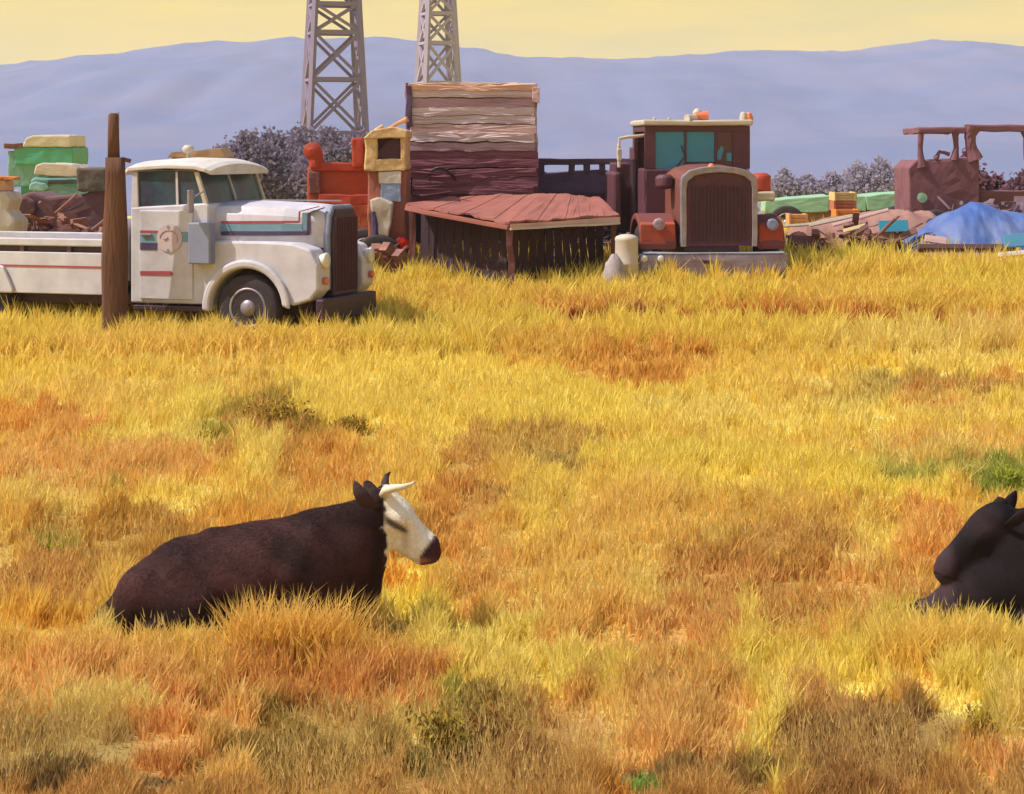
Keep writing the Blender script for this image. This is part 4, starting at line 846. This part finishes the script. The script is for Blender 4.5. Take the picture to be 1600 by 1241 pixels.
# ------------------------------------------------------------------ left yard: green truck, teal car, rusty machine
def leftyard():
    d = 52; p0 = place(75, d); s = d/F; E = empty('green_truck', p0, 0, 'green box truck with a cream roof at the far left', 'truck')
    X = lambda px: (px-75)*s; Z = lambda py: CAMZ-p0.z-(py-YH)*s
    MB().prism([(X(33), Z(230)), (X(40), Z(216)), (X(52), Z(211)), (X(110), Z(211)), (X(111), Z(230))], 0, 1.9).build('cab_roof', CREAM, E, bevel=.04)
    MB().box(X(22), X(114), .02, 1.9, Z(257), Z(230.3)).build('body_side', GREEN, E, bevel=.03)
    MB().box(X(10), X(60), .1, 1.9, Z(292), Z(236)).build('front_body', TEALP, E, bevel=.04)
    MB().box(X(30), X(114), .2, 1.7, .4, Z(257)).build('lower_body', GREEN, E)
    MB().box(X(6), X(34), .0, .2, Z(232), Z(224)).build('canopy_bar', RUSTB, E)
    for px in (36, 100): wheel(E, X(px), .05, .45, .25, -1)
    d = 46; p0 = place(95, d); s = d/F; E = empty('teal_car', p0, 0, 'old teal car with a cream roof in front of the green truck', 'car')
    X = lambda px: (px-95)*s; Z = lambda py: CAMZ-p0.z-(py-YH)*s
    MB().prism([(X(52), Z(273)), (X(56), Z(258)), (X(66), Z(255)), (X(112), Z(257)), (X(124), Z(266)), (X(130), Z(276)), (X(110), Z(277))], 0, 1.5).build('car_roof', CREAM, E, bevel=.03)
    MB().prism([(X(48), Z(290)), (X(46), Z(282)), (X(56), Z(277)), (X(130), Z(277.5)), (X(146), Z(284)), (X(148), Z(306)), (X(70), Z(308)), (X(52), Z(302))], -.02, 1.6).build('car_body', TEALP, E, bevel=.05)
    MB().prism([(X(46), Z(297)), (X(46), Z(289)), (X(56), Z(284)), (X(72), Z(286)), (X(78), Z(294)), (X(70), Z(299))], -.1, -.03).build('fender', mat('pale_aqua', (130,176,176), .5), E, bevel=.03)
    MB().box(X(76), X(122), -.05, -.022, Z(288), Z(281)).build('side_window', GLASSD, E, bevel=.01)
    MB().box(X(70), X(140), -.05, 1.0, Z(313), Z(308.5)).build('sill', ORANGE, E)
    for px in (66, 132): wheel(E, X(px), .05, .35, .2, -1)
    # dark rusty machine carried behind the bed
    d = 36; p0 = place(90, d); s = d/F; E = empty('rusty_machine', p0, 0, 'dark brown rusty machine hulk behind the white truck bed', 'machine')
    X = lambda px: (px-90)*s; Z = lambda py: CAMZ-p0.z-(py-YH)*s
    m = mat('hulk_rust', (104,72,76), .85, 0, (76,52,60), 1.8, .9, .35)
    MB().prism([(X(20), Z(330)), (X(30), Z(306)), (X(48), Z(300)), (X(70), Z(308)), (X(130), Z(304)), (X(166), Z(290)), (X(168), 0), (X(24), 0)], 0, 1.5).build('body', m, E, bevel=.05)
    MB().prism([(X(22), Z(334)), (X(26), Z(312)), (X(40), Z(306)), (X(56), Z(314)), (X(58), Z(332)), (X(40), Z(340))], -.12, .0).build('gear_housing', m, E, bevel=.04)
    MB().box(X(120), X(168), -.08, .9, Z(300), Z(262)).build('engine_block', mat('green_brown_rust', (92,92,84), .85, 0, (90,66,66), 3, .9, .3), E, bevel=.04)
    MB().box(X(24), X(40), -.12, .0, Z(350), Z(338)).build('orange_bracket', mat('dull_orange', (196,120,84), .7), E, bevel=.01)
    MB().box(X(72), X(80), -.06, .0, Z(352), Z(344)).build('orange_bracket', mat('dull_orange', (196,120,84), .7), E, bevel=.01)
    MB().tube([(X(30), -.1, Z(368)), (X(90), -.1, Z(362)), (X(150), -.1, Z(370))], .07, 10).build('pipe', DARKGR, E)
    wheel(E, X(60), -.2, .4, .2, -1)
    d = 33; p0 = place(4, d); s = d/F; E = empty('cream_hopper', p0, 0, 'pale cream and orange hopper cut by the left edge', 'hopper')
    X = lambda px: (px-4)*s; Z = lambda py: CAMZ-p0.z-(py-YH)*s
    MB().prism([(X(-40), Z(380)), (X(-40), Z(300)), (X(8), Z(300)), (X(16), Z(312)), (X(10), Z(330)), (X(24), Z(345)), (X(20), Z(380))], 0, .9).build('hopper_body', CREAM, E, bevel=.03)
    MB().box(X(-40), X(22), -.03, .5, Z(281), Z(276)).build('orange_rim', ORANGE, E, bevel=.01)
    MB().box(X(-36), X(10), .05, .8, 0, Z(378)).build('hopper_leg', RUSTB, E)
    MB().box(X(-30), X(6), .1, .7, Z(300), Z(282)).build('neck', mat('pink_cream', (206,168,150), .7), E, bevel=.02)
    # brown roof far behind the white truck
    d = 60; p0 = place(312, d); s = d/F; E = empty('brown_hut', p0, 0, 'low brown hut roof showing above the white truck cab', 'hut')
    X = lambda px: (px-312)*s; Z = lambda py: CAMZ-p0.z-(py-YH)*s
    MB().prism([(X(262), Z(246)), (X(268), Z(238)), (X(345), Z(232)), (X(352), Z(246))], 0, 2).build('roof', mat('tan_roof', (166,132,120), .8, 0, (140,110,104), 2, .6), E)
    MB().box(X(268), X(348), .15, 1.9, -.1, Z(246)).build('wall', RUSTB, E)
leftyard()

for E in [o for o in bpy.data.objects if o.type == 'EMPTY' and o.name in ('loader', 'cab_truck', 'low_shed', 'flatbed_trailer', 'mint_trailer', 'derelict_cab', 'green_truck', 'teal_car', 'rusty_machine', 'cream_hopper', 'plank_box', 'brown_hut')]:
    roughen(E, .055 if E.name not in ('low_shed', 'plank_box') else .09, .35, 3 if E.name not in ('low_shed', 'plank_box') else 2)
roughen(TRK2, .03, .3, 2, ('front_fender', 'tyre', 'rim', 'wheel', 'wheel_nut', 'windscreen_pane', 'glass_reflection', 'grille_bars', 'dash_panel', 'roof_header', 'windscreen_pillar'))
SCR = mat('mixed_scrap_rust', (122,84,84), .85, .1, (168,120,96), 3.5, 1, .3)
SCD = mat('dark_scrap', (92,66,76), .85, .1, (120,104,120), 3.5, 1, .3)
scrap(10, 170, 35, 322, 150, SCR, 'tangle of rusty scrap behind the white truck bed', 1)
scrap(860, 1000, 36.6, 332, 110, SCD, 'dark tangle of scrap under the long purple trailer', 2)
scrap(1225, 1440, 37.4, 352, 170, SCR, 'rusty rods and plates strewn along the front of the scrap heap', 3)
scrap(560, 640, 34.0, 372, 60, SCR, 'small rusty scrap at the foot of the cream cab', 4)
scrap(1430, 1640, 38.8, 300, 120, SCD, 'dark scrap piled between the derelict cab and the blue tarp', 5)
# ------------------------------------------------------------------ cows
def sdf_mesh(prims, vox, pad=.12, k=.05):
    """smooth union of tapered capsules and ellipsoids, meshed with surface nets"""
    lo = np.min([np.minimum(p[1], p[2])-max(p[3], p[4])*1.5 for p in prims], 0)-pad; hi = np.max([np.maximum(p[1], p[2])+max(p[3], p[4])*1.5 for p in prims], 0)+pad
    n = np.ceil((hi-lo)/vox).astype(int)+1
    ax = [lo[i]+vox*np.arange(n[i]) for i in range(3)]; G = np.stack(np.meshgrid(*ax, indexing='ij'), -1)
    acc = np.zeros(G.shape[:3])
    for _, a, b, ra, rb, sy in prims:
        q = G.copy(); q[..., 1] = a[1]+(q[..., 1]-a[1])/sy; bb = np.array([b[0], a[1]+(b[1]-a[1])/sy, b[2]]); ab = bb-a; L2 = max(ab@ab, 1e-9)
        t = np.clip(((q-a)@ab)/L2, 0, 1); dist = np.linalg.norm(q-(a+t[..., None]*ab), axis=-1)-(ra+(rb-ra)*t)
        acc += np.exp(-np.clip(dist*min(sy, 1), -.6, 1.5)/k*1.0)
    D = -k*np.log(acc+1e-30)
    ins = D < 0
    c = np.stack([ins[i:n[0]-1+i, j:n[1]-1+j, l:n[2]-1+l] for i in (0,1) for j in (0,1) for l in (0,1)]); s_ = c.sum(0); act = (s_ > 0) & (s_ < 8)
    vid = -np.ones(act.shape, int); I = np.argwhere(act); vid[act] = np.arange(len(I))
    Pacc = np.zeros((len(I), 3)); cnt = np.zeros(len(I))
    corners = [(i, j, l) for i in (0,1) for j in (0,1) for l in (0,1)]
    for a in corners:
        for axn in range(3):
            if a[axn] == 0:
                b = list(a); b[axn] = 1
                da = D[I[:,0]+a[0], I[:,1]+a[1], I[:,2]+a[2]]; db = D[I[:,0]+b[0], I[:,1]+b[1], I[:,2]+b[2]]
                mk = (da < 0) != (db < 0); t = np.where(mk, da/(da-db+1e-12), 0)
                pt = np.array(a, float)[None, :].repeat(len(I), 0); pt[:, axn] += t
                Pacc[mk] += pt[mk]; cnt[mk] += 1
    V = lo+vox*(I+Pacc/cnt[:, None]); Fq = []
    for axn in range(3):
        o1, o2 = [(1,2),(2,0),(0,1)][axn]
        A = ins; sl0 = [slice(None)]*3; sl1 = [slice(None)]*3; sl0[axn] = slice(0, -1); sl1[axn] = slice(1, None)
        ch = A[tuple(sl0)] != A[tuple(sl1)]; E = np.argwhere(ch)
        E = E[(E[:, o1] > 0) & (E[:, o2] > 0) & (E[:, o1] < n[o1]-1) & (E[:, o2] < n[o2]-1)]
        flip = A[E[:,0], E[:,1], E[:,2]]
        def vv(d1, d2):
            e = E.copy(); e[:, o1] -= d1; e[:, o2] -= d2; return vid[e[:,0], e[:,1], e[:,2]]
        q = np.stack([vv(1,1), vv(0,1), vv(0,0), vv(1,0)], 1); q[~flip] = q[~flip][:, ::-1]; Fq.append(q)
    return V, np.concatenate(Fq)
def cap(a, b, ra, rb, sy=1.0): return ('c', np.array(a, float), np.array(b, float), ra, rb, sy)

def cow(px, base_d, rz, label, face_white, head_dz, head_dx, right=False):
    p0 = place(px, base_d); E = empty('cow', p0, rz, label, 'cow'); hx, hz = head_dx, head_dz
    pr = [cap((-.55,0,.24), (-.30,0,.32), .23, .31, 1.15), cap((-.78,0,.08), (-.5,0,.24), .12, .22, 1.4),   # rump
          cap((-.30,0,.32), (.20,0,.37), .31, .345, 1.1), cap((.20,0,.38), (.58,0,.42), .355, .36, .92),        # barrel
          cap((.58,0,.46), (.80,0,.52), .34, .27, .80),                                                    # shoulder and crest
          cap((-.10,0,.60), (.5,0,.66), .10, .12, .8), cap((-.32,.17,.50), (-.12,.0,.60), .09, .08), cap((-.32,-.17,.50), (-.12,0,.60), .09, .08), cap((.46,-.24,.44),(.58,-.16,.66),.13,.08), cap((-.84,0,.06), (-.70,0,.12), .10, .16, 1.6), cap((-.30,-.27,.44), (-.14,-.30,.28), .10, .15, .9), cap((.60,0,.70), (.80,0,.72), .12, .12, .8),  # spine, hooks
          cap((.68,0,.58), (.93+hx*.7,0,.74+hz*.7), .27, .175, .62),                                              # neck
          cap((.72,0,.36), (.86,0,.30), .24, .17, .8),                                                     # brisket
          cap((.90+hx*.6,0,.62+hz*.6), (.80,0,.30), .13, .15, .45),                                                       # dewlap
          # haunches and folded legs
          cap((-.52,-.26,.26), (-.22,-.34,.20), .22, .15, .8), cap((-.22,-.36,.18), (-.52,-.42,.07), .10, .055), cap((-.52,-.42,.07), (-.25,-.46,.06), .055, .045),
          cap((-.52,.26,.26), (-.22,.34,.20), .22, .15, .8),
          cap((.55,-.22,.34), (.50,-.30,.16), .16, .11, .8), cap((.50,-.31,.16), (.88,-.28,.13), .09, .07), cap((.88,-.28,.13), (.62,-.34,.05), .06, .045),
          cap((.55,.22,.34), (.50,.30,.16), .16, .11, .8), cap((.50,.31,.16), (.90,.24,.13), .09, .07)]
    if right: pr += [cap((.85,0,.34), (1.14,0,.27), .30, .22, .9), cap((1.14,0,.24), (1.30,0,.20), .21, .15, 1.0), cap((1.30,-.05,.20), (1.50,-.08,.10), .14, .09, 1.0), cap((1.3,-.14,.14), (1.56,-.14,.10), .10, .06, .9), cap((1.52,-.14,.12), (1.32,-.16,.04), .06, .045), cap((.95,0,.5),(.8,0,.4),.2,.25,.8)]
    H = lambda x, y, z: (x+hx, y, z+hz)
    pr += [cap(H(1.06,0,.86), H(1.12,0,.78), .115, .125, .95), cap(H(1.12,0,.80), H(1.345,0,.585), .105, .078, .78), # skull, face
           cap(H(1.345,0,.575), H(1.375,0,.53), .078, .062, 1.0),                                                     # muzzle
           cap(H(1.06,0,.70), H(1.30,0,.50), .085, .048, .72), cap(H(1.05,0,.92), H(1.06,0,.95), .075, .05, 1.1),       # jaw, poll
           cap(H(1.16,-.085,.80), H(1.19,-.085,.775), .035, .03), cap(H(1.16,.085,.80), H(1.19,.085,.775), .035, .03)]  # brow
    if right: pr += [cap(H(1.14,0,.82), H(1.35,0,.60), .105, .08, .8), cap(H(1.36,0,.57), H(1.395,0,.545), .072, .066, 1.05), cap(H(1.12,0,.68), H(1.27,0,.53), .09, .05, .8), cap(H(1.02,0,.90), H(1.10,0,.88), .10, .09, 1.0)]
    V, Q = sdf_mesh(pr, .016, k=.018)
    # colour by region
    hxv, hzv = V[:, 0]-hx, V[:, 2]-hz
    dark = lin((44,28,28)) if not right else lin((30,24,27)); brown = lin((74,46,45)) if not right else lin((46,34,38))
    n = fbm(V[:, 0]*4+V[:, 1]*3, V[:, 2]*5, 70); C = dark+(brown-dark)*np.clip(n*2.6-.95, 0, 1)[:, None]
    if face_white:
        # white mask: in front of a slanted line running from poll to throat
        lim = 1.055 + (.95-hzv)*.02 + (fbm(V[:, 2]*22, V[:, 1]*22, 71)-.5)*.05
        a = np.clip((hxv-lim)/.012, 0, 1)*(hzv > .40)
        wcol = lin((248,238,222))*(1-.10*fbm(V[:, 0]*14, V[:, 2]*14, 72))[:, None]
        C = C*(1-a[:, None])+wcol*a[:, None]
        tt = (hzv-.745)+.62*(hxv-1.135); ey = np.clip(1.5*np.exp(-(((hxv-1.135)/.075)**4+(tt/.026)**2)), 0, 1)*np.clip((np.abs(V[:, 1])-.035)/.02, 0, 1)
        C = C*(1-.9*ey[:, None])+lin((66,46,44))*.9*ey[:, None]; ck = np.exp(-(((hxv-1.20)/.03)**2+((hzv-.64)/.10)**2)); C = C*(1-.4*ck[:, None]*np.array([.8, 1, 1.1]))
        mz = np.clip(((hxv-1.39)*.75 - (hzv-.57)*.55 + .055)/.02, 0, 1)*(hxv > 1.3)
        C = C*(1-mz[:, None])+lin((70,44,54))*mz[:, None]
        pk = np.exp(-(((hxv-1.30)/.06)**2+((hzv-.49)/.025)**2)); C = C*(1-.6*pk[:, None])+lin((206,150,130))*.6*pk[:, None]
    else:
        mz = np.clip((hxv-1.33)/.05, 0, 1)[:, None]; C = C*(1-mz)+lin((62,48,54))*mz  # lighter muzzle is a highlight painted into the hide colour
        ml = np.exp(-(((hzv-.515)-.25*(hxv-1.38))/.008)**2)*(hxv > 1.30); C = C*(1-.7*ml[:, None])
        br = np.exp(-(((hxv-1.12)/.05)**2+((hzv-.86)/.04)**2)); C = C*(1+.5*br[:, None])
    body = raw_mesh('body', V, Q, COWM, np.clip(C, .004, .9), True); body.parent = E
    sm = body.modifiers.new('smooth', 'SMOOTH'); sm.factor = .5; sm.iterations = 3
    # short coat lying back along the body
    r = np.random.default_rng(90); tri = Q[:, :3]; A, B_, C_ = V[tri[:, 0]], V[tri[:, 1]], V[tri[:, 2]]; N = np.cross(B_-A, C_-A); N /= np.linalg.norm(N, axis=1)[:, None]+1e-9
    if ((A+N*.02-V.mean(0))**2).sum() < ((A-V.mean(0))**2).sum(): N = -N
    m_ = 60000; k = r.integers(0, len(Q), m_); k = k[A[k, 2] > .08]; m_ = len(k); w1 = r.random((m_, 1)); w2 = r.random((m_, 1))
    q = V[Q[k, 0]]*(1-w1)*(1-w2)+V[Q[k, 1]]*w1*(1-w2)+V[Q[k, 2]]*w1*w2+V[Q[k, 3]]*(1-w1)*w2; nn = N[k]
    fl = np.array([-.8, 0, -.55])+r.normal(0, .28, (m_, 3)); isf = (q[:, 0]-hx > 1.05)[:, None]; fl = np.where(isf, np.array([.5, 0, -.7])+r.normal(0, .2, (m_, 3)), fl)
    fl -= nn*(fl*nn).sum(1)[:, None]; fl /= np.linalg.norm(fl, axis=1)[:, None]+1e-9; sd = np.cross(nn, fl)*.0022; ln = np.where(isf, .010, .024)*(.6+.8*r.random((m_, 1)))
    HV_ = np.stack([q-sd-nn*.001, q+sd-nn*.001, q+fl*ln+nn*ln*.28], 1).reshape(-1, 3); hc = np.repeat(np.clip(C[Q[k, 0]]*(.75+.6*r.random((m_, 1))), .004, .9), 3, 0)
    coat = raw_mesh('coat', HV_, np.arange(3*m_).reshape(-1, 3), COWM, hc); coat.parent = E; coat['kind'] = 'stuff'
    # ears
    EM = mat('dark_ear_hair', (54,38,36), .9, 0, (42,30,30), 12, .6, .4) if not right else mat('black_ear_hair', (32,25,28), .95, 0, (26,20,24), 12, .6, .3, spec=.1)
    def ear(pts, rs, sy):
        b = MB(); n = 10; rings = []
        for (p, r_) in zip(pts, rs):
            p = Vector(H(*p)); rings.append([p+Vector((r_*math.cos(a)*.9, r_*math.sin(a)*.35*sy, r_*math.cos(a)*.25)) for a in [k_*2*math.pi/n for k_ in range(n)]])
        b.ring(rings).build('ear', EM, E, smooth=True, sub=1)
    ear([(1.01,-.10,.86), (.96,-.17,.89), (.92,-.20,.95), (.885,-.20,1.01), (.862,-.19,1.065)], [.035,.056,.066,.046,.006], 1)
    ear([(1.01,.10,.86), (.98,.17,.89), (.95,.20,.93), (.92,.21,.98), (.91,.2,1.0)], [.03,.05,.055,.04,.01], 1)
    if not right:
        HW = mat('pale_horn', (232,220,196), .4, 0, (206,186,160), 8, .5, .1)
        MB().tube([H(1.055,-.07,.94), H(1.075,-.13,.985), H(1.12,-.17,1.005), H(1.19,-.18,1.015), H(1.245,-.16,1.03), H(1.275,-.14,1.05)], [.036,.034,.028,.021,.013,.003], 12).build('horn', HW, E, smooth=True)
        tag(MB().tube([H(1.055,.07,.95), H(1.05,.12,1.0), H(1.06,.15,1.04), H(1.085,.16,1.065)], [.032,.028,.018,.004], 12).build('horn', EM, E, smooth=True), 'dark far horn')
    else:
        MB().tube([H(1.03,-.05,.96), H(1.0,-.02,1.01), H(.97,0,1.02)], [.05,.045,.01], 10).build('forelock', EM, E, smooth=True)
    for sy_ in (-1, 1): MB().lathe([(.001,-.018),(.014,-.014),(.019,0),(.014,.014),(.001,.018)], H(1.165, sy_*.098, .765), 'y', 12).build('eye', DARKGR, E, smooth=True)
    MB().tube([(-.84,-.02,.14), (-.90,-.1,.08), (-.90,-.22,.03), (-.80,-.42,.02), (-.65,-.5,.02)], [.03,.028,.022,.022,.04], 8).build('tail', EM, E, smooth=True)
    return E
COWM = attr_mat('cow_hide', .85, 0, .1, 40, .12, .25)
c1 = cow(360, 14.0, 0, 'black-brown horned cow with a white face lying in the grass', True, 0, 0)
c2 = cow(1797, 13.9, R(180), 'black cow lying with its head turned left, cut by the right edge', False, -.13, -.0, True)
c2.location.x += 0

# ------------------------------------------------------------------ grass: one mass of blades, coloured as the field
def blades(n, d0, d1, wpx, h0, h1, seed, spread=1.12):
    r = np.random.default_rng(seed)
    # sample so density per m2 falls with distance
    u = r.random(n); d = d0*d1/(d1-u*(d1-d0)) 
    x = (r.random(n)*2-1)*d*.25*spread
    cl = fbm(x*5.5, d*3.4, 81, 3); keep = r.random(n) < np.clip((cl-.28)*2.6, .25, 1)
    x, d, cl = x[keep], d[keep], cl[keep]; n = len(x)
    col = field_colour(x, d); lum = col@np.array([.3, .6, .1])
    h = (h0+(h1-h0)*np.clip((cl-.35)*2.4, 0, 1))*(.55+.8*r.random(n))*(.55+.6*np.clip(lum/.45, 0, 1.3))
    z = gz(x, d)-.03; w = wpx*d/F*(.6+.8*r.random(n))
    a = r.random(n)*6.283; lean = r.normal(0, .22, (n, 2)); lean[:, 0] += .03
    dx, dy = np.cos(a)*w*.5, np.sin(a)*w*.3
    b0 = np.stack([x-dx, d-dy, z], 1); b1 = np.stack([x+dx, d+dy, z], 1)
    m = np.stack([x+lean[:, 0]*h*.35, d+lean[:, 1]*h*.35, z+h*.6], 1); mw = np.stack([dx*.8, dy*.8, 0*dx], 1)
    t = np.stack([x+lean[:, 0]*h, d+lean[:, 1]*h, z+h], 1)
    V = np.stack([b0, b1, m+mw, m-mw, t], 1).reshape(-1, 3)
    base = np.arange(n)[:, None]*5
    T = np.concatenate([base+np.array([[0, 1, 2]]), base+np.array([[0, 2, 3]]), base+np.array([[3, 2, 4]])], 0)
    var = (.86+.28*r.random((n, 1))); straw = (r.random(n) < .07)[:, None]
    C = soft(col*var/K_BLADE); C = np.where(straw, soft(C*.5+lin((240,206,120))*.5/K_BLADE), C)
    return V, T, np.repeat(C, 5, 0)
parts = [blades(260000, 10.0, 17, 4.2, .05, .19, 1), blades(230000, 17, 27.5, 3.2, .06, .20, 2), blades(190000, 27, 34, 3.2, .10, .33, 3), blades(130000, 33, 46, 3.6, .15, .40, 4)]
# taller fringe hiding the feet of the trucks, and tufts at the cows
def tufts(spots, n_each, seed, hh, wpx=4.5, rad=.22):
    r = np.random.default_rng(seed); VV = []; CC = []
    xs, ds, hs = [], [], []
    for (px, d, k) in spots:
        x0 = (px-800)*d/F; n = int(n_each*k)
        xs.append(x0+r.normal(0, rad, n)); ds.append(d+r.normal(0, rad*.6, n)); hs.append(np.full(n, hh*k))
    x = np.concatenate(xs); d = np.concatenate(ds); h = np.concatenate(hs)*(.4+.75*r.random(len(x))); n = len(x)
    col = field_colour(x, d)*.3+lin((244,208,108))*.72
    z = gz(x, d)-.03; w = wpx*d/F*(.6+.8*r.random(n)); a = r.random(n)*6.28; lean = r.normal(0, .3, (n, 2))
    dx, dy = np.cos(a)*w*.5, np.sin(a)*w*.3
    b0 = np.stack([x-dx, d-dy, z], 1); b1 = np.stack([x+dx, d+dy, z], 1); m = np.stack([x+lean[:, 0]*h*.35, d+lean[:, 1]*h*.35, z+h*.6], 1); mw = np.stack([dx*.8, dy*.8, 0*dx], 1)
    t = np.stack([x+lean[:, 0]*h, d+lean[:, 1]*h, z+h], 1); V = np.stack([b0, b1, m+mw, m-mw, t], 1).reshape(-1, 3); base = np.arange(n)[:, None]*5
    T = np.concatenate([base+np.array([[0, 1, 2]]), base+np.array([[0, 2, 3]]), base+np.array([[3, 2, 4]])], 0)
    C = soft(col*(.85+.3*r.random((n, 1)))/K_BLADE)
    return V, T, np.repeat(C, 5, 0)
r = random.Random(5)
parts.append(tufts([(r.uniform(150, 580), 13.2+r.uniform(-.25, .1), r.uniform(.6, 1.1)) for _ in range(26)], 260, 11, .26, 4.2, .16))
parts.append(tufts([(px, 13.15+r.uniform(-.08, .08), r.uniform(.8, 1.2)) for px in (378, 398, 420, 440, 458, 474, 490, 505, 520, 534)], 200, 12, .41, 3.4, .075))
parts.append(tufts([(r.uniform(1420, 1640), 13.15+r.uniform(-.2, .1), r.uniform(.7, 1.2)) for _ in range(16)], 260, 13, .28, 4.2, .14))
parts.append(tufts([(r.uniform(-40, 600), 27.6+r.uniform(-.7, .3), r.uniform(.5, 1.0)) for _ in range(60)], 200, 14, .44, 4.0, .3))
parts.append(tufts([(q, 31.2+r.uniform(-.8, .6), r.uniform(.6, 1.0)*(.55 if 985 < q < 1240 else 1)) for q in [r.uniform(580, 1650) for _ in range(130)]], 200, 15, .46, 4.0, .30))
parts.append(tufts([(r.uniform(1260, 1660), 34.3+r.uniform(-.3, .5), r.uniform(.7, 1.0)) for _ in range(50)], 200, 16, .5, 4.0, .35))
def stalks(n, d0, d1, seed):
    r = np.random.default_rng(seed); u = r.random(n); d = d0*d1/(d1-u*(d1-d0)); x = (r.random(n)*2-1)*d*.28
    k = fbm(x*1.1, d*.8, 95, 3) > .5; x, d = x[k], d[k]; n = len(x); h = .14+.20*r.random(n)**1.5; z = gz(x, d)
    w = 1.3*d/F; le = r.normal(0, .28, (n, 2)); o = np.stack([x, d, z], 1); t = o+np.stack([le[:, 0]*h, le[:, 1]*h, h], 1); a = np.stack([w, 0*w, 0*w], 1)
    q = o+(t-o)*.78; V = np.stack([o-a*.5, o+a*.5, q, q-a*.8, q+a*.8, t], 1).reshape(-1, 3); b = np.arange(n)[:, None]*6
    T = np.concatenate([b+np.array([[0, 1, 2]]), b+np.array([[3, 4, 5]])], 0)
    C = soft((field_colour(x, d)*.4+lin((236,206,128))*.6)*(.8+.4*r.random((n, 1)))/K_BLADE); return V, T, np.repeat(C, 6, 0)
parts.append(stalks(42000, 10, 30, 31))
off = 0; VV, TT, CC = [], [], []
for V, T, C in parts: VV.append(V); TT.append(T+off); CC.append(C); off += len(V)
GRASSM = attr_mat('dry_grass', .8, .45, spec=.15)
gr = raw_mesh('grass', np.concatenate(VV), np.concatenate(TT), GRASSM, np.concatenate(CC)); tag(gr, 'golden dry grass covering the pasture', kind='stuff')

# ------------------------------------------------------------------ green weeds one can tell apart
def weed(px, py, w, h, cols, label, seed, n=260):
    n = int(n*2.6); h *= .75; cols = [(c[0], c[1], c[2]+6) for c in cols]
    d = float(d_of_py(py)); s = d/F; E = empty('weed', place(px, d), 0, label, 'weed'); r = np.random.default_rng(seed)
    W_, H_ = w*s, h*s; b = MB(); tips = []
    for i in range(16):
        a = r.random()*6.28; t = Vector((math.cos(a)*W_*.45*r.random(), math.sin(a)*W_*.3*r.random(), H_*(.5+.5*r.random()))); tips.append(t); b.tube([(0, 0, -.02), (t.x*.3, t.y*.3, t.z*.5), t], [.008, .006, .003], 5)
    b.build('stem', mat('olive_stem', (160,140,80), .9), E)
    k = r.integers(0, 16, n); tp = np.array([list(t) for t in tips])[k]; f = r.random((n, 1))*.8+.25; c = tp*f+r.normal(0, W_*.07, (n, 3)); c[:, 2] = np.maximum(c[:, 2], .01)
    a = r.normal(size=(n, 3)); a[:, 2] = np.abs(a[:, 2])+.6; a /= np.linalg.norm(a, axis=1)[:, None]; bb = np.cross(a, r.normal(size=(n, 3))); bb /= np.linalg.norm(bb, axis=1)[:, None]
    L = .034*(.5+r.random((n, 1)))*(d/12)**.6; V = np.stack([c-a*L*.5, c+bb*L*.22, c+a*L*.5, c-bb*L*.22], 1).reshape(-1, 3)
    cc = np.array([lin(x) for x in cols])[r.integers(0, len(cols), n)]/.62*np.array([1.0, 1.0, 1.0])
    o = raw_mesh('leaf_mass', V, np.arange(4*n).reshape(-1, 4), LEAFM, np.repeat(cc, 4, 0)); o.parent = E; o['kind'] = 'stuff'
OL = [(150,120,44), (124,104,40), (170,150,56), (110,84,34)]
weed(690, 1185, 110, 110, [(110,90,34), (140,120,44), (160,150,50), (96,76,30)], 'olive green weed in the foreground at the bottom centre', 1, 420)
weed(770, 1160, 110, 90, [(150,110,48), (130,104,44), (120,90,40)], 'brown-green weed just right of the foreground olive weed', 2, 360)
weed(1530, 1185, 60, 110, [(170,144,40), (150,134,40), (140,110,40)], 'yellow-green weed at the lower right corner', 3, 240)
weed(1010, 1236, 36, 30, [(120,150,56), (104,140,60)], 'small fresh green weed at the bottom edge', 4, 90)
weed(88, 885, 44, 44, [(150,140,40), (130,124,44)], 'small lime weed left of the white-faced cow', 5, 120)
weed(1575, 770, 70, 60, [(140,152,44), (150,150,60), (124,130,50)], 'bright green weed behind the black cow', 6, 260)
weed(1490, 755, 110, 40, [(160,150,70), (150,140,60)], 'dull green weed behind and left of the black cow', 7, 260)
weed(440, 665, 150, 45, OL, 'broad olive weed patch between the white truck and the cow', 8, 420)
weed(545, 680, 70, 36, OL, 'smaller olive weed right of the broad olive patch', 9, 220)
weed(325, 695, 50, 30, [(150,134,40), (130,110,36)], 'low olive weed left of the broad olive patch', 10, 160)
